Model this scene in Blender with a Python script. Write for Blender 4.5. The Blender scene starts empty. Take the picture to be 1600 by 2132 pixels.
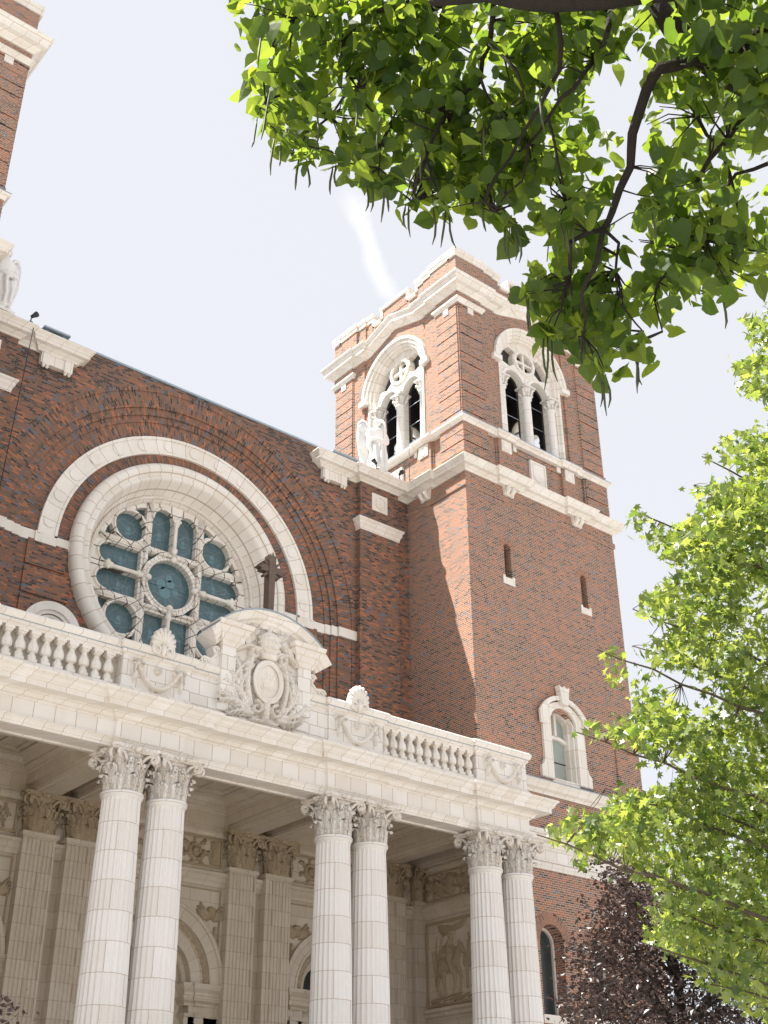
import bpy, math, random
import numpy as np
from mathutils import Vector, Matrix, geometry
random.seed(7)
PI = math.pi
SC = bpy.context.scene
COL = SC.collection
# ------------------------------------------------------------------ camera
# world frame: X along the church front (to the right), Y into the church, Z up, origin = the photographer's eye
RC = ((0.7721592665678857, -0.6353934123815268, -0.006728934202667887),
      (-0.3104678882181556, -0.3864920600933208, 0.8684662214906113),
      (-0.5544183956532319, -0.6685051226333122, -0.49570267658579015))
FPX = 2573.823
GZ = -1.6                                   # ground level
cam = bpy.data.cameras.new("camera"); camo = bpy.data.objects.new("camera", cam); COL.objects.link(camo)
camo.matrix_world = Matrix(RC).transposed().to_4x4()
cam.sensor_fit = 'HORIZONTAL'; cam.sensor_width = 36.0; cam.lens = 36.0 * FPX / 1600.0
cam.clip_start = 0.1; cam.clip_end = 3000
SC.camera = camo
def ray(px, py):                            # photo pixel -> direction, used to read distances off the photograph
    v = Matrix(RC).transposed() @ Vector((px - 800, 1066 - py, -FPX)); return v.normalized()
# ------------------------------------------------------------------ light
SUND = Vector((-1.0, 0.635, 2.10)).normalized()      # towards the sun
sun = bpy.data.lights.new("sun", 'SUN'); suno = bpy.data.objects.new("sun", sun); COL.objects.link(suno)
sun.energy = 5.0; sun.angle = math.radians(0.53); sun.color = (1.0, 0.94, 0.85)
suno.rotation_euler = SUND.to_track_quat('Z', 'Y').to_euler()
suno.location = (0, 0, 60)
W = bpy.data.worlds.new("World"); SC.world = W; W.use_nodes = True
def node(nt, t, **kw):
    n = nt.nodes.new(t)
    for k, v in kw.items():
        if k.startswith('_'): setattr(n, k[1:], v)
        else:
            k2 = int(k[1:]) if k[0] == 'i' and k[1:].isdigit() else k.replace('__', ' ')
            s = n.inputs[k2]
            if isinstance(v, bpy.types.NodeSocket): nt.links.new(v, s)
            else: s.default_value = v
    return n
def M_(nt, op, a, b=None, c=None, clamp=False):
    n = nt.nodes.new('ShaderNodeMath'); n.operation = op; n.use_clamp = clamp
    for i, v in enumerate((a, b, c)):
        if v is None: continue
        if isinstance(v, bpy.types.NodeSocket): nt.links.new(v, n.inputs[i])
        else: n.inputs[i].default_value = v
    return n.outputs[0]
def mixc(nt, f, a, b, mode='MIX'):
    n = nt.nodes.new('ShaderNodeMix'); n.data_type = 'RGBA'; n.blend_type = mode
    for s, v in ((n.inputs[0], f), (n.inputs[6], a), (n.inputs[7], b)):
        if isinstance(v, bpy.types.NodeSocket): nt.links.new(v, s)
        else: s.default_value = v if not isinstance(v, tuple) else (*v, 1)[:4]
    return n.outputs[2]
def world():
    nt = W.node_tree; nt.nodes.clear()
    sky = node(nt, 'ShaderNodeTexSky', _sky_type='NISHITA', _sun_disc=False, _sun_elevation=math.asin(SUND.z),
               _sun_rotation=math.atan2(SUND.x, SUND.y), _altitude=1600.0, _air_density=1.0, _dust_density=2.5, _ozone_density=1.0)
    tc = node(nt, 'ShaderNodeTexCoord')
    # thin high haze whitens the blue
    bw = node(nt, 'ShaderNodeRGBToBW', Color=sky.outputs[0])
    haze = mixc(nt, 0.80, sky.outputs[0], (8.4, 8.48, 8.8))
    # a wisp of cloud low beside the bell tower: a band along a great circle between two directions
    a, b = ray(722, 385), ray(830, 630)
    n_ = a.cross(b).normalized(); t_ = (b - a).normalized()
    nz = node(nt, 'ShaderNodeTexNoise', Vector=tc.outputs[3], Scale=34.0, Detail=7.0, Roughness=0.68)
    d = node(nt, 'ShaderNodeVectorMath', _operation='DOT_PRODUCT', i0=tc.outputs[3], i1=n_)
    t = node(nt, 'ShaderNodeVectorMath', _operation='DOT_PRODUCT', i0=tc.outputs[3], i1=t_)
    dn = M_(nt, 'ADD', d.outputs['Value'], M_(nt, 'MULTIPLY', M_(nt, 'SUBTRACT', nz.outputs[0], 0.5), 0.016))
    nw = node(nt, 'ShaderNodeTexNoise', Vector=tc.outputs[3], Scale=7.0, Detail=2.0)
    dn = M_(nt, 'ADD', dn, M_(nt, 'MULTIPLY', M_(nt, 'SUBTRACT', nw.outputs[0], 0.5), 0.05))
    m = M_(nt, 'SUBTRACT', 1.0, M_(nt, 'DIVIDE', M_(nt, 'ABSOLUTE', dn), 0.0105), clamp=True)
    t0, t1 = a.dot(t_), b.dot(t_)
    u = M_(nt, 'DIVIDE', M_(nt, 'SUBTRACT', t.outputs['Value'], t0), (t1 - t0))
    ends = M_(nt, 'MULTIPLY', M_(nt, 'MULTIPLY', u, 4.0, clamp=True), M_(nt, 'MULTIPLY', M_(nt, 'SUBTRACT', 1.1, u), 3.0, clamp=True))
    up = node(nt, 'ShaderNodeVectorMath', _operation='DOT_PRODUCT', i0=tc.outputs[3], i1=a)
    mm = M_(nt, 'MULTIPLY', M_(nt, 'MULTIPLY', m, ends), M_(nt, 'GREATER_THAN', up.outputs['Value'], 0.5))
    mm = M_(nt, 'MULTIPLY', mm, 0.62)
    cl = mixc(nt, mm, haze, (10.2, 10.2, 10.3))
    bg = node(nt, 'ShaderNodeBackground', Color=cl, Strength=0.047)
    out = node(nt, 'ShaderNodeOutputWorld', Surface=bg.outputs[0])
world()
SC.view_settings.view_transform = 'Standard'; SC.view_settings.look = 'None'
SC.view_settings.exposure = 1.38; SC.view_settings.gamma = 1.0
try: SC.view_settings.use_curve_mapping = False
except Exception: pass
SC.render.engine = 'CYCLES'
SC.cycles.max_bounces = 8; SC.cycles.diffuse_bounces = 5; SC.cycles.transparent_max_bounces = 8
# ------------------------------------------------------------------ materials
def newmat(name):
    m = bpy.data.materials.new(name); m.use_nodes = True; nt = m.node_tree; nt.nodes.clear()
    p = node(nt, 'ShaderNodeBsdfPrincipled'); o = node(nt, 'ShaderNodeOutputMaterial', Surface=p.outputs[0])
    return m, nt, p
def coords(nt, mode, c=(0, 0), R=1.0, zo=0.0):
    g = node(nt, 'ShaderNodeNewGeometry'); src = g.outputs['Position']
    if mode in ('oring', 'cyl'): src = node(nt, 'ShaderNodeTexCoord').outputs['Object']
    s = node(nt, 'ShaderNodeSeparateXYZ', Vector=src)
    x, y, z = s.outputs
    if mode == 'cyl':
        return node(nt, 'ShaderNodeCombineXYZ', X=M_(nt, 'MULTIPLY', M_(nt, 'ARCTAN2', y, x), R), Y=z).outputs[0], g
    if mode == 'flat':
        return node(nt, 'ShaderNodeCombineXYZ', X=M_(nt, 'ADD', x, y), Y=M_(nt, 'SUBTRACT', z, zo)).outputs[0], g
    if mode in ('ring', 'oring'):                      # bricks or blocks set radially round centre c in the X-Z plane, upright below it
        dx = M_(nt, 'SUBTRACT', x, c[0]); dz = M_(nt, 'SUBTRACT', z, c[1])
        zp = M_(nt, 'MAXIMUM', dz, 0.0) if R > 0 else dz
        rr = M_(nt, 'SQRT', M_(nt, 'ADD', M_(nt, 'MULTIPLY', dx, dx), M_(nt, 'MULTIPLY', zp, zp)))
        ang = M_(nt, 'MULTIPLY', M_(nt, 'ARCTAN2', zp, M_(nt, 'ABSOLUTE', dx) if R > 0 else dx), abs(R))
        if R > 0: ang = M_(nt, 'ADD', ang, M_(nt, 'MINIMUM', dz, 0.0))
        return node(nt, 'ShaderNodeCombineXYZ', X=rr, Y=ang).outputs[0], g
def mat_brick(name, mortar, cols, mode='flat', c=(0, 0), R=1.0, patch=0.35, msize=0.011, blue=0.028, soot=0.0):
    m, nt, p = newmat(name)
    v, g = coords(nt, mode, c, R)
    b = node(nt, 'ShaderNodeTexBrick', Vector=v, Color1=(0, 0, 0, 1), Color2=(1, 1, 1, 1), Mortar=(0, 0, 0, 1), Scale=1.0,
             Mortar__Size=msize, Mortar__Smooth=0.1, Bias=0.0, Brick__Width=0.213, Row__Height=0.0677)
    b.offset = 0.5; b.squash = 0.5; b.squash_frequency = 6
    n1 = node(nt, 'ShaderNodeTexNoise', Vector=g.outputs['Position'], Scale=0.55, Detail=4.0, Roughness=0.6)
    val = M_(nt, 'ADD', b.outputs[0], M_(nt, 'MULTIPLY', M_(nt, 'SUBTRACT', n1.outputs[0], 0.5), patch))
    if soot:
        zz = node(nt, 'ShaderNodeSeparateXYZ', Vector=g.outputs['Position']).outputs[2]
        up = M_(nt, 'DIVIDE', M_(nt, 'SUBTRACT', zz, 19.6), 2.6, clamp=True)
        ns = node(nt, 'ShaderNodeTexNoise', Vector=g.outputs['Position'], Scale=0.8, Detail=5.0, Roughness=0.65)
        val = M_(nt, 'ADD', val, M_(nt, 'MULTIPLY', M_(nt, 'MULTIPLY', up, M_(nt, 'SUBTRACT', M_(nt, 'MULTIPLY', ns.outputs[0], 3.2), 1.1, clamp=True)), soot))
    r = nt.nodes.new('ShaderNodeValToRGB'); r.color_ramp.interpolation = 'CONSTANT'
    nt.links.new(val, r.inputs[0])
    el = r.color_ramp.elements
    while len(el) > 1: el.remove(el[-1])
    el[0].position = 0.0; el[0].color = (*cols[0][1], 1)
    for pos, cc in cols[1:]:
        e = el.new(pos); e.color = (*cc, 1)
    n2 = node(nt, 'ShaderNodeTexNoise', Vector=g.outputs['Position'], Scale=30.0, Detail=3.0)
    n3 = node(nt, 'ShaderNodeTexNoise', Vector=g.outputs['Position'], Scale=0.33, Detail=6.0, Roughness=0.7)
    shade = M_(nt, 'MULTIPLY', M_(nt, 'ADD', 0.78, M_(nt, 'MULTIPLY', n2.outputs[0], 0.44)), M_(nt, 'ADD', 0.70, M_(nt, 'MULTIPLY', n3.outputs[0], 0.60)))
    sh = node(nt, 'ShaderNodeCombineXYZ', X=shade, Y=shade, Z=shade)
    rb = mixc(nt, M_(nt, 'LESS_THAN', b.outputs[0], blue), r.outputs[0], (0.11, 0.16, 0.22))  # a few glazed bricks carry the sky's reflection as flat blue colour
    bc = mixc(nt, 1.0, rb, sh.outputs[0], 'MULTIPLY')
    col = mixc(nt, b.outputs[1], bc, mortar)
    nt.links.new(col, p.inputs['Base Color'])
    p.inputs['Roughness'].default_value = 0.82; p.inputs['Specular IOR Level'].default_value = 0.25
    bmp = node(nt, 'ShaderNodeBump', Strength=0.5, Distance=0.006, Height=M_(nt, 'SUBTRACT', 1.0, b.outputs[1]))
    nt.links.new(bmp.outputs[0], p.inputs['Normal'])
    return m
TC = (0.82, 0.775, 0.72)
def mat_terra(name, col=TC, mode='flat', c=(0, 0), R=1.0, bw=0.46, rh=0.6, joint=0.007, off=0.5, stain=0.7, rough=0.45, jc=(0.46, 0.37, 0.29), zo=0.0, carve=0.0):
    m, nt, p = newmat(name)
    v, g = coords(nt, mode, c, R, zo)
    col2 = (col[0] * 0.90, col[1] * 0.88, col[2] * 0.84)
    b = node(nt, 'ShaderNodeTexBrick', Vector=v, Color1=(*col, 1), Color2=(*col2, 1), Mortar=(*jc, 1), Scale=1.0,
             Mortar__Size=joint, Mortar__Smooth=0.3, Bias=0.0, Brick__Width=bw, Row__Height=rh)
    b.offset = off
    n1 = node(nt, 'ShaderNodeTexNoise', Vector=g.outputs['Position'], Scale=1.6, Detail=5.0, Roughness=0.65)
    f = M_(nt, 'MULTIPLY', M_(nt, 'SUBTRACT', n1.outputs[0], 0.5, clamp=True), stain * 2.2, clamp=True)
    mp = node(nt, 'ShaderNodeMapping', Vector=g.outputs['Position'], Scale=(5.0, 5.0, 0.7))
    n2 = node(nt, 'ShaderNodeTexNoise', Vector=mp.outputs[0], Scale=1.5, Detail=4.0)
    f2 = M_(nt, 'MULTIPLY', M_(nt, 'SUBTRACT', n2.outputs[0], 0.55, clamp=True), stain * 1.5, clamp=True)
    cc = mixc(nt, f, b.outputs[0], (col[0] * 0.80, col[1] * 0.72, col[2] * 0.60))
    cc = mixc(nt, f2, cc, (col[0] * 0.62, col[1] * 0.55, col[2] * 0.47))
    hgt = M_(nt, 'SUBTRACT', 1.0, b.outputs[1]); dist = 0.004
    if carve:                                 # chisel-work too fine to model: veins and drilled grooves, with grime lodged in them
        mv = node(nt, 'ShaderNodeMapping', Vector=g.outputs['Position'], Scale=(1.0, 1.0, 0.55))
        vo = node(nt, 'ShaderNodeTexVoronoi', Vector=mv.outputs[0], Scale=17.0, _feature='DISTANCE_TO_EDGE')
        gr = M_(nt, 'MULTIPLY', vo.outputs[0], 6.0, clamp=True)
        cc = mixc(nt, M_(nt, 'MULTIPLY', M_(nt, 'SUBTRACT', 1.0, gr), 0.30 * carve), cc, (0.36, 0.26, 0.17))
        hgt = gr; dist = 0.022
    nt.links.new(cc, p.inputs['Base Color'])
    p.inputs['Roughness'].default_value = rough; p.inputs['Specular IOR Level'].default_value = 0.4
    bmp = node(nt, 'ShaderNodeBump', Strength=0.45 if carve else 0.35, Distance=dist, Height=hgt)
    nt.links.new(bmp.outputs[0], p.inputs['Normal'])
    return m
def mat_plain(name, col, rough=0.6, metal=0.0, var=0.15, scale=8.0, spec=0.4, bump=0.0):
    m, nt, p = newmat(name)
    g = node(nt, 'ShaderNodeNewGeometry')
    n1 = node(nt, 'ShaderNodeTexNoise', Vector=g.outputs['Position'], Scale=scale, Detail=5.0)
    cc = mixc(nt, n1.outputs[0], tuple(c * (1 - var) for c in col), tuple(min(1, c * (1 + var)) for c in col))
    nt.links.new(cc, p.inputs['Base Color']); p.inputs['Roughness'].default_value = rough
    p.inputs['Metallic'].default_value = metal; p.inputs['Specular IOR Level'].default_value = spec
    if bump:
        n2 = node(nt, 'ShaderNodeTexNoise', Vector=g.outputs['Position'], Scale=28.0, Detail=6.0, Roughness=0.7)
        bm_ = node(nt, 'ShaderNodeBump', Strength=0.9, Distance=bump, Height=n2.outputs[0]); nt.links.new(bm_.outputs[0], p.inputs['Normal'])
    return m
BR = [(0, (0.400, 0.156, 0.084)), (0.18, (0.301, 0.138, 0.089)), (0.38, (0.247, 0.137, 0.099)), (0.6, (0.188, 0.121, 0.095)),
      (0.8, (0.123, 0.092, 0.080)), (0.92, (0.062, 0.056, 0.058))]
BN = [(0, (0.420, 0.161, 0.085)), (0.18, (0.291, 0.126, 0.078)), (0.38, (0.217, 0.121, 0.088)), (0.6, (0.158, 0.105, 0.086)),
      (0.77, (0.097, 0.077, 0.070)), (0.9, (0.050, 0.048, 0.052))]
RCX, RCZ = 16.45, 16.52                     # centre of the great arch and rose
brick_tower = mat_brick("tower_brick", (0.48, 0.345, 0.27), BR)
brick_nave = mat_brick("nave_brick", (0.22, 0.14, 0.10), BN, patch=0.4, msize=0.009, blue=0.03, soot=0.42)
brick_ring = mat_brick("arch_brick", (0.21, 0.13, 0.09), BN, mode='ring', c=(RCX, RCZ), R=5.4, msize=0.011, blue=0.07)
terra = mat_terra("terracotta")
terra_blocks = mat_terra("terracotta_blocks", col=(0.82, 0.785, 0.75), rh=0.375, bw=0.50, joint=0.009, zo=9.293, stain=0.4)
terra_carved = mat_terra("terracotta_chiselled", joint=0.0, stain=0.8, carve=1.0)
terra_smooth = mat_terra("terracotta_carved", joint=0.0, stain=0.8)
terra_shaft = mat_terra("terracotta_shaft", col=(0.82, 0.79, 0.77), mode='cyl', R=0.46, rh=0.62, bw=0.963, joint=0.007, off=0.5, stain=0.3)
terra_bel = mat_terra("terracotta_belfry_arch", mode='oring', c=(0, 28.05), R=1.6, bw=3.0, rh=0.42, joint=0.010, off=0.0, stain=0.25)
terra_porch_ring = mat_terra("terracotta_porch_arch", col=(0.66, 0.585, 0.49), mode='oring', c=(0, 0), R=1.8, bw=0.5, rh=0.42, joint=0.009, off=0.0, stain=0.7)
terra_ring = mat_terra("terracotta_voussoirs", mode='ring', c=(RCX, RCZ), R=4.0, bw=5.0, rh=0.46, joint=0.009)
terra_rose = mat_terra("terracotta_rose", mode='ring', c=(16.36, 16.6), R=-3.0, bw=0.37, rh=0.36, joint=0.010, off=0.0, stain=0.35)
terra_trac = mat_terra("terracotta_tracery", mode='ring', c=(16.36, 16.6), R=-2.2, bw=0.34, rh=0.36, joint=0.016, off=0.0, stain=0.35, jc=(0.10, 0.08, 0.065))
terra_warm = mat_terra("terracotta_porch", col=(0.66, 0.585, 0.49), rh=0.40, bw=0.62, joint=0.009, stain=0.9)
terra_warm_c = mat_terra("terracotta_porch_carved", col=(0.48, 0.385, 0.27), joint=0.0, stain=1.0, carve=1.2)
marble = mat_plain("white_marble", (0.80, 0.79, 0.77), 0.5, var=0.05)
lead = mat_plain("lead_flashing", (0.33, 0.40, 0.46), 0.45, 0.3)
bronze = mat_plain("bronze", (0.15, 0.105, 0.08), 0.42, 0.35, var=0.35)
black = mat_plain("black_metal", (0.02, 0.025, 0.03), 0.4)
concrete = mat_plain("pale_paving", (0.365, 0.355, 0.345), 0.9, scale=0.6)
asphalt = mat_plain("asphalt", (0.06, 0.06, 0.06), 0.9)
slate = mat_plain("roof_slate", (0.10, 0.11, 0.12), 0.7)
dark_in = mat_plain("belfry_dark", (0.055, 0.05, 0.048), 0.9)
def mat_glass(name, col, lines=(0.25, 0.34, 0.36), scale=2.6):
    m, nt, p = newmat(name)
    g = node(nt, 'ShaderNodeNewGeometry')
    vo = node(nt, 'ShaderNodeTexVoronoi', Vector=g.outputs['Position'], Scale=scale, _feature='DISTANCE_TO_EDGE')
    e = M_(nt, 'LESS_THAN', vo.outputs[0], 0.02)
    n1 = node(nt, 'ShaderNodeTexNoise', Vector=g.outputs['Position'], Scale=1.4, Detail=4.0)
    cc = mixc(nt, n1.outputs[0], tuple(c * 0.7 for c in col), tuple(c * 1.35 for c in col))
    cc = mixc(nt, M_(nt, 'MULTIPLY', e, 0.35), cc, lines)
    nt.links.new(cc, p.inputs['Base Color']); p.inputs['Roughness'].default_value = 0.22
    p.inputs['Specular IOR Level'].default_value = 0.6
    return m
glass_teal = mat_glass("storm_glazing", (0.07, 0.125, 0.14))
glass_light = mat_plain("leaded_pattern", (0.13, 0.23, 0.26), 0.35)
glass_grey = mat_plain("frosted_glazing", (0.34, 0.38, 0.345), 0.45, var=0.2, scale=2.0)
glass_dark = mat_glass("dark_glazing", (0.035, 0.045, 0.045), (0.08, 0.09, 0.09), 1.5)
# ------------------------------------------------------------------ mesh kit
class MB:
    def __init__(s, T=None): s.v = []; s.f = []; s.m = []; s.sm = []; s.T = T
    def add(s, vs, fs, mi=0, smooth=False):
        o = len(s.v)
        if s.T is not None: vs = [s.T @ Vector(p) for p in vs]
        s.v.extend([tuple(p) for p in vs]); s.f.extend([tuple(i + o for i in f) for f in fs])
        s.m.extend([mi] * len(fs)); s.sm.extend([smooth] * len(fs))
        return s
    def box(s, x0, x1, y0, y1, z0, z1, mi=0):
        v = [(x, y, z) for z in (z0, z1) for y in (y0, y1) for x in (x0, x1)]
        return s.add(v, [(0, 2, 3, 1), (4, 5, 7, 6), (0, 1, 5, 4), (2, 6, 7, 3), (0, 4, 6, 2), (1, 3, 7, 5)], mi)
    def prism(s, poly, z0, z1, mi=0, smooth=False, caps=True):   # poly in plan, counter-clockwise
        n = len(poly); v = [(x, y, z0) for x, y in poly] + [(x, y, z1) for x, y in poly]
        f = [(i, (i + 1) % n, n + (i + 1) % n, n + i) for i in range(n)]
        s.add(v, f, mi, smooth)
        if caps: s.add(v, [tuple(range(n - 1, -1, -1)), tuple(range(n, 2 * n))], mi)
        return s
    def plate(s, outer, holes, y0, y1, mi=0, edge=None, back=True):    # outlines in X-Z, solid from y0 (front) to y1
        loops = [outer] + list(holes); allp = [p for l in loops for p in l]
        tri = geometry.tessellate_polygon([[Vector((p[0], p[1], 0)) for p in l] for l in loops])
        n = len(allp); v = [(p[0], y0, p[1]) for p in allp] + [(p[0], y1, p[1]) for p in allp]
        f = []
        for a, b, c in tri:
            A, B, C = allp[a], allp[b], allp[c]
            cr = (B[0] - A[0]) * (C[1] - A[1]) - (B[1] - A[1]) * (C[0] - A[0])
            if cr < 0: b, c = c, b
            f.append((a, b, c))
            if back: f.append((a + n, c + n, b + n))
        s.add(v, f, mi)
        o = 0; fe = []
        for k, l in enumerate(loops):
            ar = sum(l[i][0] * l[(i + 1) % len(l)][1] - l[(i + 1) % len(l)][0] * l[i][1] for i in range(len(l)))
            ccw = ar > 0; m = len(l)
            for i in range(m):
                a, b = o + i, o + (i + 1) % m
                if ccw != (k == 0): a, b = b, a
                fe.append((a, a + n, b + n, b))
            o += m
        s.add(v, fe, mi if edge is None else edge)
        return s
    def lathe(s, prof, cx, cy, n=24, mi=0, smooth=True, z=0.0, a0=0.0, sy=1.0):   # prof [(r,z)] bottom to top
        v = []; f = []
        for r, zz in prof:
            for i in range(n):
                a = 2 * PI * i / n + a0; v.append((cx + r * math.cos(a), cy + sy * r * math.sin(a), z + zz))
        for j in range(len(prof) - 1):
            for i in range(n):
                f.append((j * n + i, j * n + (i + 1) % n, (j + 1) * n + (i + 1) % n, (j + 1) * n + i))
        f.append(tuple(range(n - 1, -1, -1))); f.append(tuple((len(prof) - 1) * n + i for i in range(n)))
        return s.add(v, f, mi, smooth)
    def tube(s, pts, rad, n=8, mi=0, smooth=True, closed=False):
        pts = [Vector(p) for p in pts]; m = len(pts)
        if not isinstance(rad, (list, tuple)): rad = [rad] * m
        v = []; up = None
        for i, p in enumerate(pts):
            if closed: d = pts[(i + 1) % m] - pts[i - 1]
            else: d = pts[min(i + 1, m - 1)] - pts[max(i - 1, 0)]
            if d.length < 1e-9: d = Vector((0, 0, 1))
            d.normalize()
            if up is None:
                up = Vector((0, 0, 1)) if abs(d.z) < 0.9 else Vector((0, 1, 0))
            a = (up - d * up.dot(d))
            if a.length < 1e-6: a = d.orthogonal()
            a.normalize(); up = a; b = d.cross(a)
            for k in range(n):
                t = 2 * PI * k / n; v.append(p + (a * math.cos(t) + b * math.sin(t)) * rad[i])
        f = [(i * n + k, i * n + (k + 1) % n, ((i + 1) % m) * n + (k + 1) % n, ((i + 1) % m) * n + k)
             for i in range(m if closed else m - 1) for k in range(n)]
        if not closed: f += [tuple(range(n - 1, -1, -1)), tuple((m - 1) * n + k for k in range(n))]
        return s.add(v, f, mi, smooth)
    def sweep(s, path, prof, y0=None, closed=False, mi=0, smooth=False):
        # plan moulding (y0 None): path (x,y), profile (out, z), out = to the right of travel
        # elevation moulding: path (x,z), profile (out, fwd): out = to the left of travel, fwd = towards -Y from y0
        m = len(path); P = [Vector(p) for p in path]; sg = 1 if y0 is None else -1; v = []
        for i in range(m):
            d1 = (P[i] - P[i - 1]) if (closed or i > 0) else (P[1] - P[0])
            d2 = (P[(i + 1) % m] - P[i]) if (closed or i < m - 1) else (P[-1] - P[-2])
            d1.normalize(); d2.normalize()
            n1 = Vector((d1.y, -d1.x)) * sg; n2 = Vector((d2.y, -d2.x)) * sg
            k = (n1 + n2) / max(0.25, 1 + n1.dot(n2))
            for a, b in prof:
                q = P[i] + k * a
                v.append((q.x, q.y, b) if y0 is None else (q.x, y0 - b, q.y))
        n = len(prof); f = []
        for i in range(m if closed else m - 1):
            for j in range(n):
                a, b = i * n + j, i * n + (j + 1) % n
                c, d = ((i + 1) % m) * n + (j + 1) % n, ((i + 1) % m) * n + j
                f.append((a, d, c, b) if y0 is not None else (a, b, c, d)[::-1])
        if not closed:
            f.append(tuple(range(n))); f.append(tuple((m - 1) * n + j for j in range(n - 1, -1, -1)))
        return s.add(v, f, mi, smooth)
    def build(s, name, mats, parent=None, recalc=False):
        me = bpy.data.meshes.new(name); me.from_pydata(s.v, [], s.f)
        if not isinstance(mats, (list, tuple)): mats = [mats]
        for m in mats: me.materials.append(m)
        me.polygons.foreach_set('material_index', s.m); me.polygons.foreach_set('use_smooth', s.sm)
        me.update()
        if recalc:
            import bmesh
            bm = bmesh.new(); bm.from_mesh(me); bmesh.ops.recalc_face_normals(bm, faces=bm.faces); bm.to_mesh(me); bm.free()
        o = bpy.data.objects.new(name, me); COL.objects.link(o)
        if parent is not None: o.parent = parent
        return o
def tag(o, label=None, cat=None, group=None, kind=None):
    for k, v in (('label', label), ('category', cat), ('group', group), ('kind', kind)):
        if v: o[k] = v
    return o
def empty(name, loc=(0, 0, 0)):
    o = bpy.data.objects.new(name, None); COL.objects.link(o); o.location = loc; o.empty_display_size = 0.2; return o
def copyobj(o, parent, M=None):
    c = o.copy(); COL.objects.link(c); c.parent = parent
    if M is not None: c.matrix_local = M
    for ch in list(o.children):
        copyobj(ch, c)
    return c
def arch(cx, cz, r, zb, n=32):       # closed outline: jambs from zb up to cz, half circle above
    return [(cx + r, zb)] + [(cx + r * math.cos(PI * i / n), cz + r * math.sin(PI * i / n)) for i in range(n + 1)] + [(cx - r, zb)]
def archband(cx, cz, ro, ri, zb, n=40):   # inverted U
    o = arch(cx, cz, ro, zb, n); i = arch(cx, cz, ri, zb, n); return o + i[::-1]
def circ(cx, cz, r, n=48): return [(cx + r * math.cos(2 * PI * i / n), cz + r * math.sin(2 * PI * i / n)) for i in range(n)]
def rect(x0, x1, z0, z1): return [(x0, z0), (x1, z0), (x1, z1), (x0, z1)]
def arc_pts(cx, cz, r, a0, a1, n): return [(cx + r * math.cos(a0 + (a1 - a0) * i / n), cz + r * math.sin(a0 + (a1 - a0) * i / n)) for i in range(n + 1)]
# ---- low relief: a height field over a panel, kept only where something is carved
def relief(mb, shapes, x0, z0, w, h, res, ysurf, mi=0, T=None):
    nx, nz = int(w / res) + 1, int(h / res) + 1
    X, Z = np.meshgrid(np.linspace(x0, x0 + w, nx), np.linspace(z0, z0 + h, nz))
    H = np.zeros_like(X)
    for (xa, za, ra, xb, zb, rb, hh) in shapes:
        dx, dz = xb - xa, zb - za; L2 = dx * dx + dz * dz
        t = np.clip(((X - xa) * dx + (Z - za) * dz) / L2, 0, 1) if L2 > 1e-9 else np.zeros_like(X)
        d2 = (X - xa - t * dx) ** 2 + (Z - za - t * dz) ** 2; r = ra + (rb - ra) * t
        q = 1 - d2 / (r * r)
        H = np.maximum(H, np.where(q > 0, hh * np.sqrt(np.maximum(q, 0)), 0))
    idx = {}; vs = []; fs = []
    K = H > 0
    def vid(j, i):
        k = j * nx + i
        if k not in idx:
            idx[k] = len(vs); vs.append((X[j, i], ysurf - H[j, i] + (0.004 if H[j, i] <= 0 else 0), Z[j, i]))
        return idx[k]
    cell = K[:-1, :-1] | K[1:, :-1] | K[:-1, 1:] | K[1:, 1:]
    for j, i in zip(*np.nonzero(cell)):
        fs.append((vid(j, i), vid(j, i + 1), vid(j + 1, i + 1), vid(j + 1, i)))
    mb.add(vs, fs, mi, True)
def spiral(cx, cz, r0, turns, a0, rad, hh, sgn=1, n=26):
    pts = []
    for i in range(n + 1):
        t = i / n; a = a0 + sgn * turns * 2 * PI * t; r = r0 * (1 - 0.86 * t); pts.append((cx + r * math.cos(a), cz + r * math.sin(a)))
    return [(*pts[i], rad * (1 - 0.45 * i / n), *pts[i + 1], rad * (1 - 0.45 * (i + 1) / n), hh) for i in range(n)]
def stroke(pts, r0, r1, hh):
    n = len(pts) - 1
    return [(*pts[i], r0 + (r1 - r0) * i / n, *pts[i + 1], r0 + (r1 - r0) * (i + 1) / n, hh) for i in range(n)]
def leafrel(x, z, ang, L, w, hh, k=5):    # an acanthus leaf: midrib and curling lobes
    out = stroke([(x + math.cos(ang + 0.5 * t) * L * t, z + math.sin(ang + 0.5 * t) * L * t) for t in np.linspace(0, 1, 6)], w * 0.35, w * 0.12, hh)
    for i in range(1, k + 1):
        t = i / (k + 0.5); bx = x + math.cos(ang + 0.5 * t) * L * t; bz = z + math.sin(ang + 0.5 * t) * L * t
        for s in (-1, 1):
            a = ang + 0.5 * t + s * 0.8; l = w * (1.1 - 0.6 * t)
            out.append((bx, bz, w * 0.16, bx + math.cos(a) * l, bz + math.sin(a) * l, w * 0.09, hh * 0.8))
    return out
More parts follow.
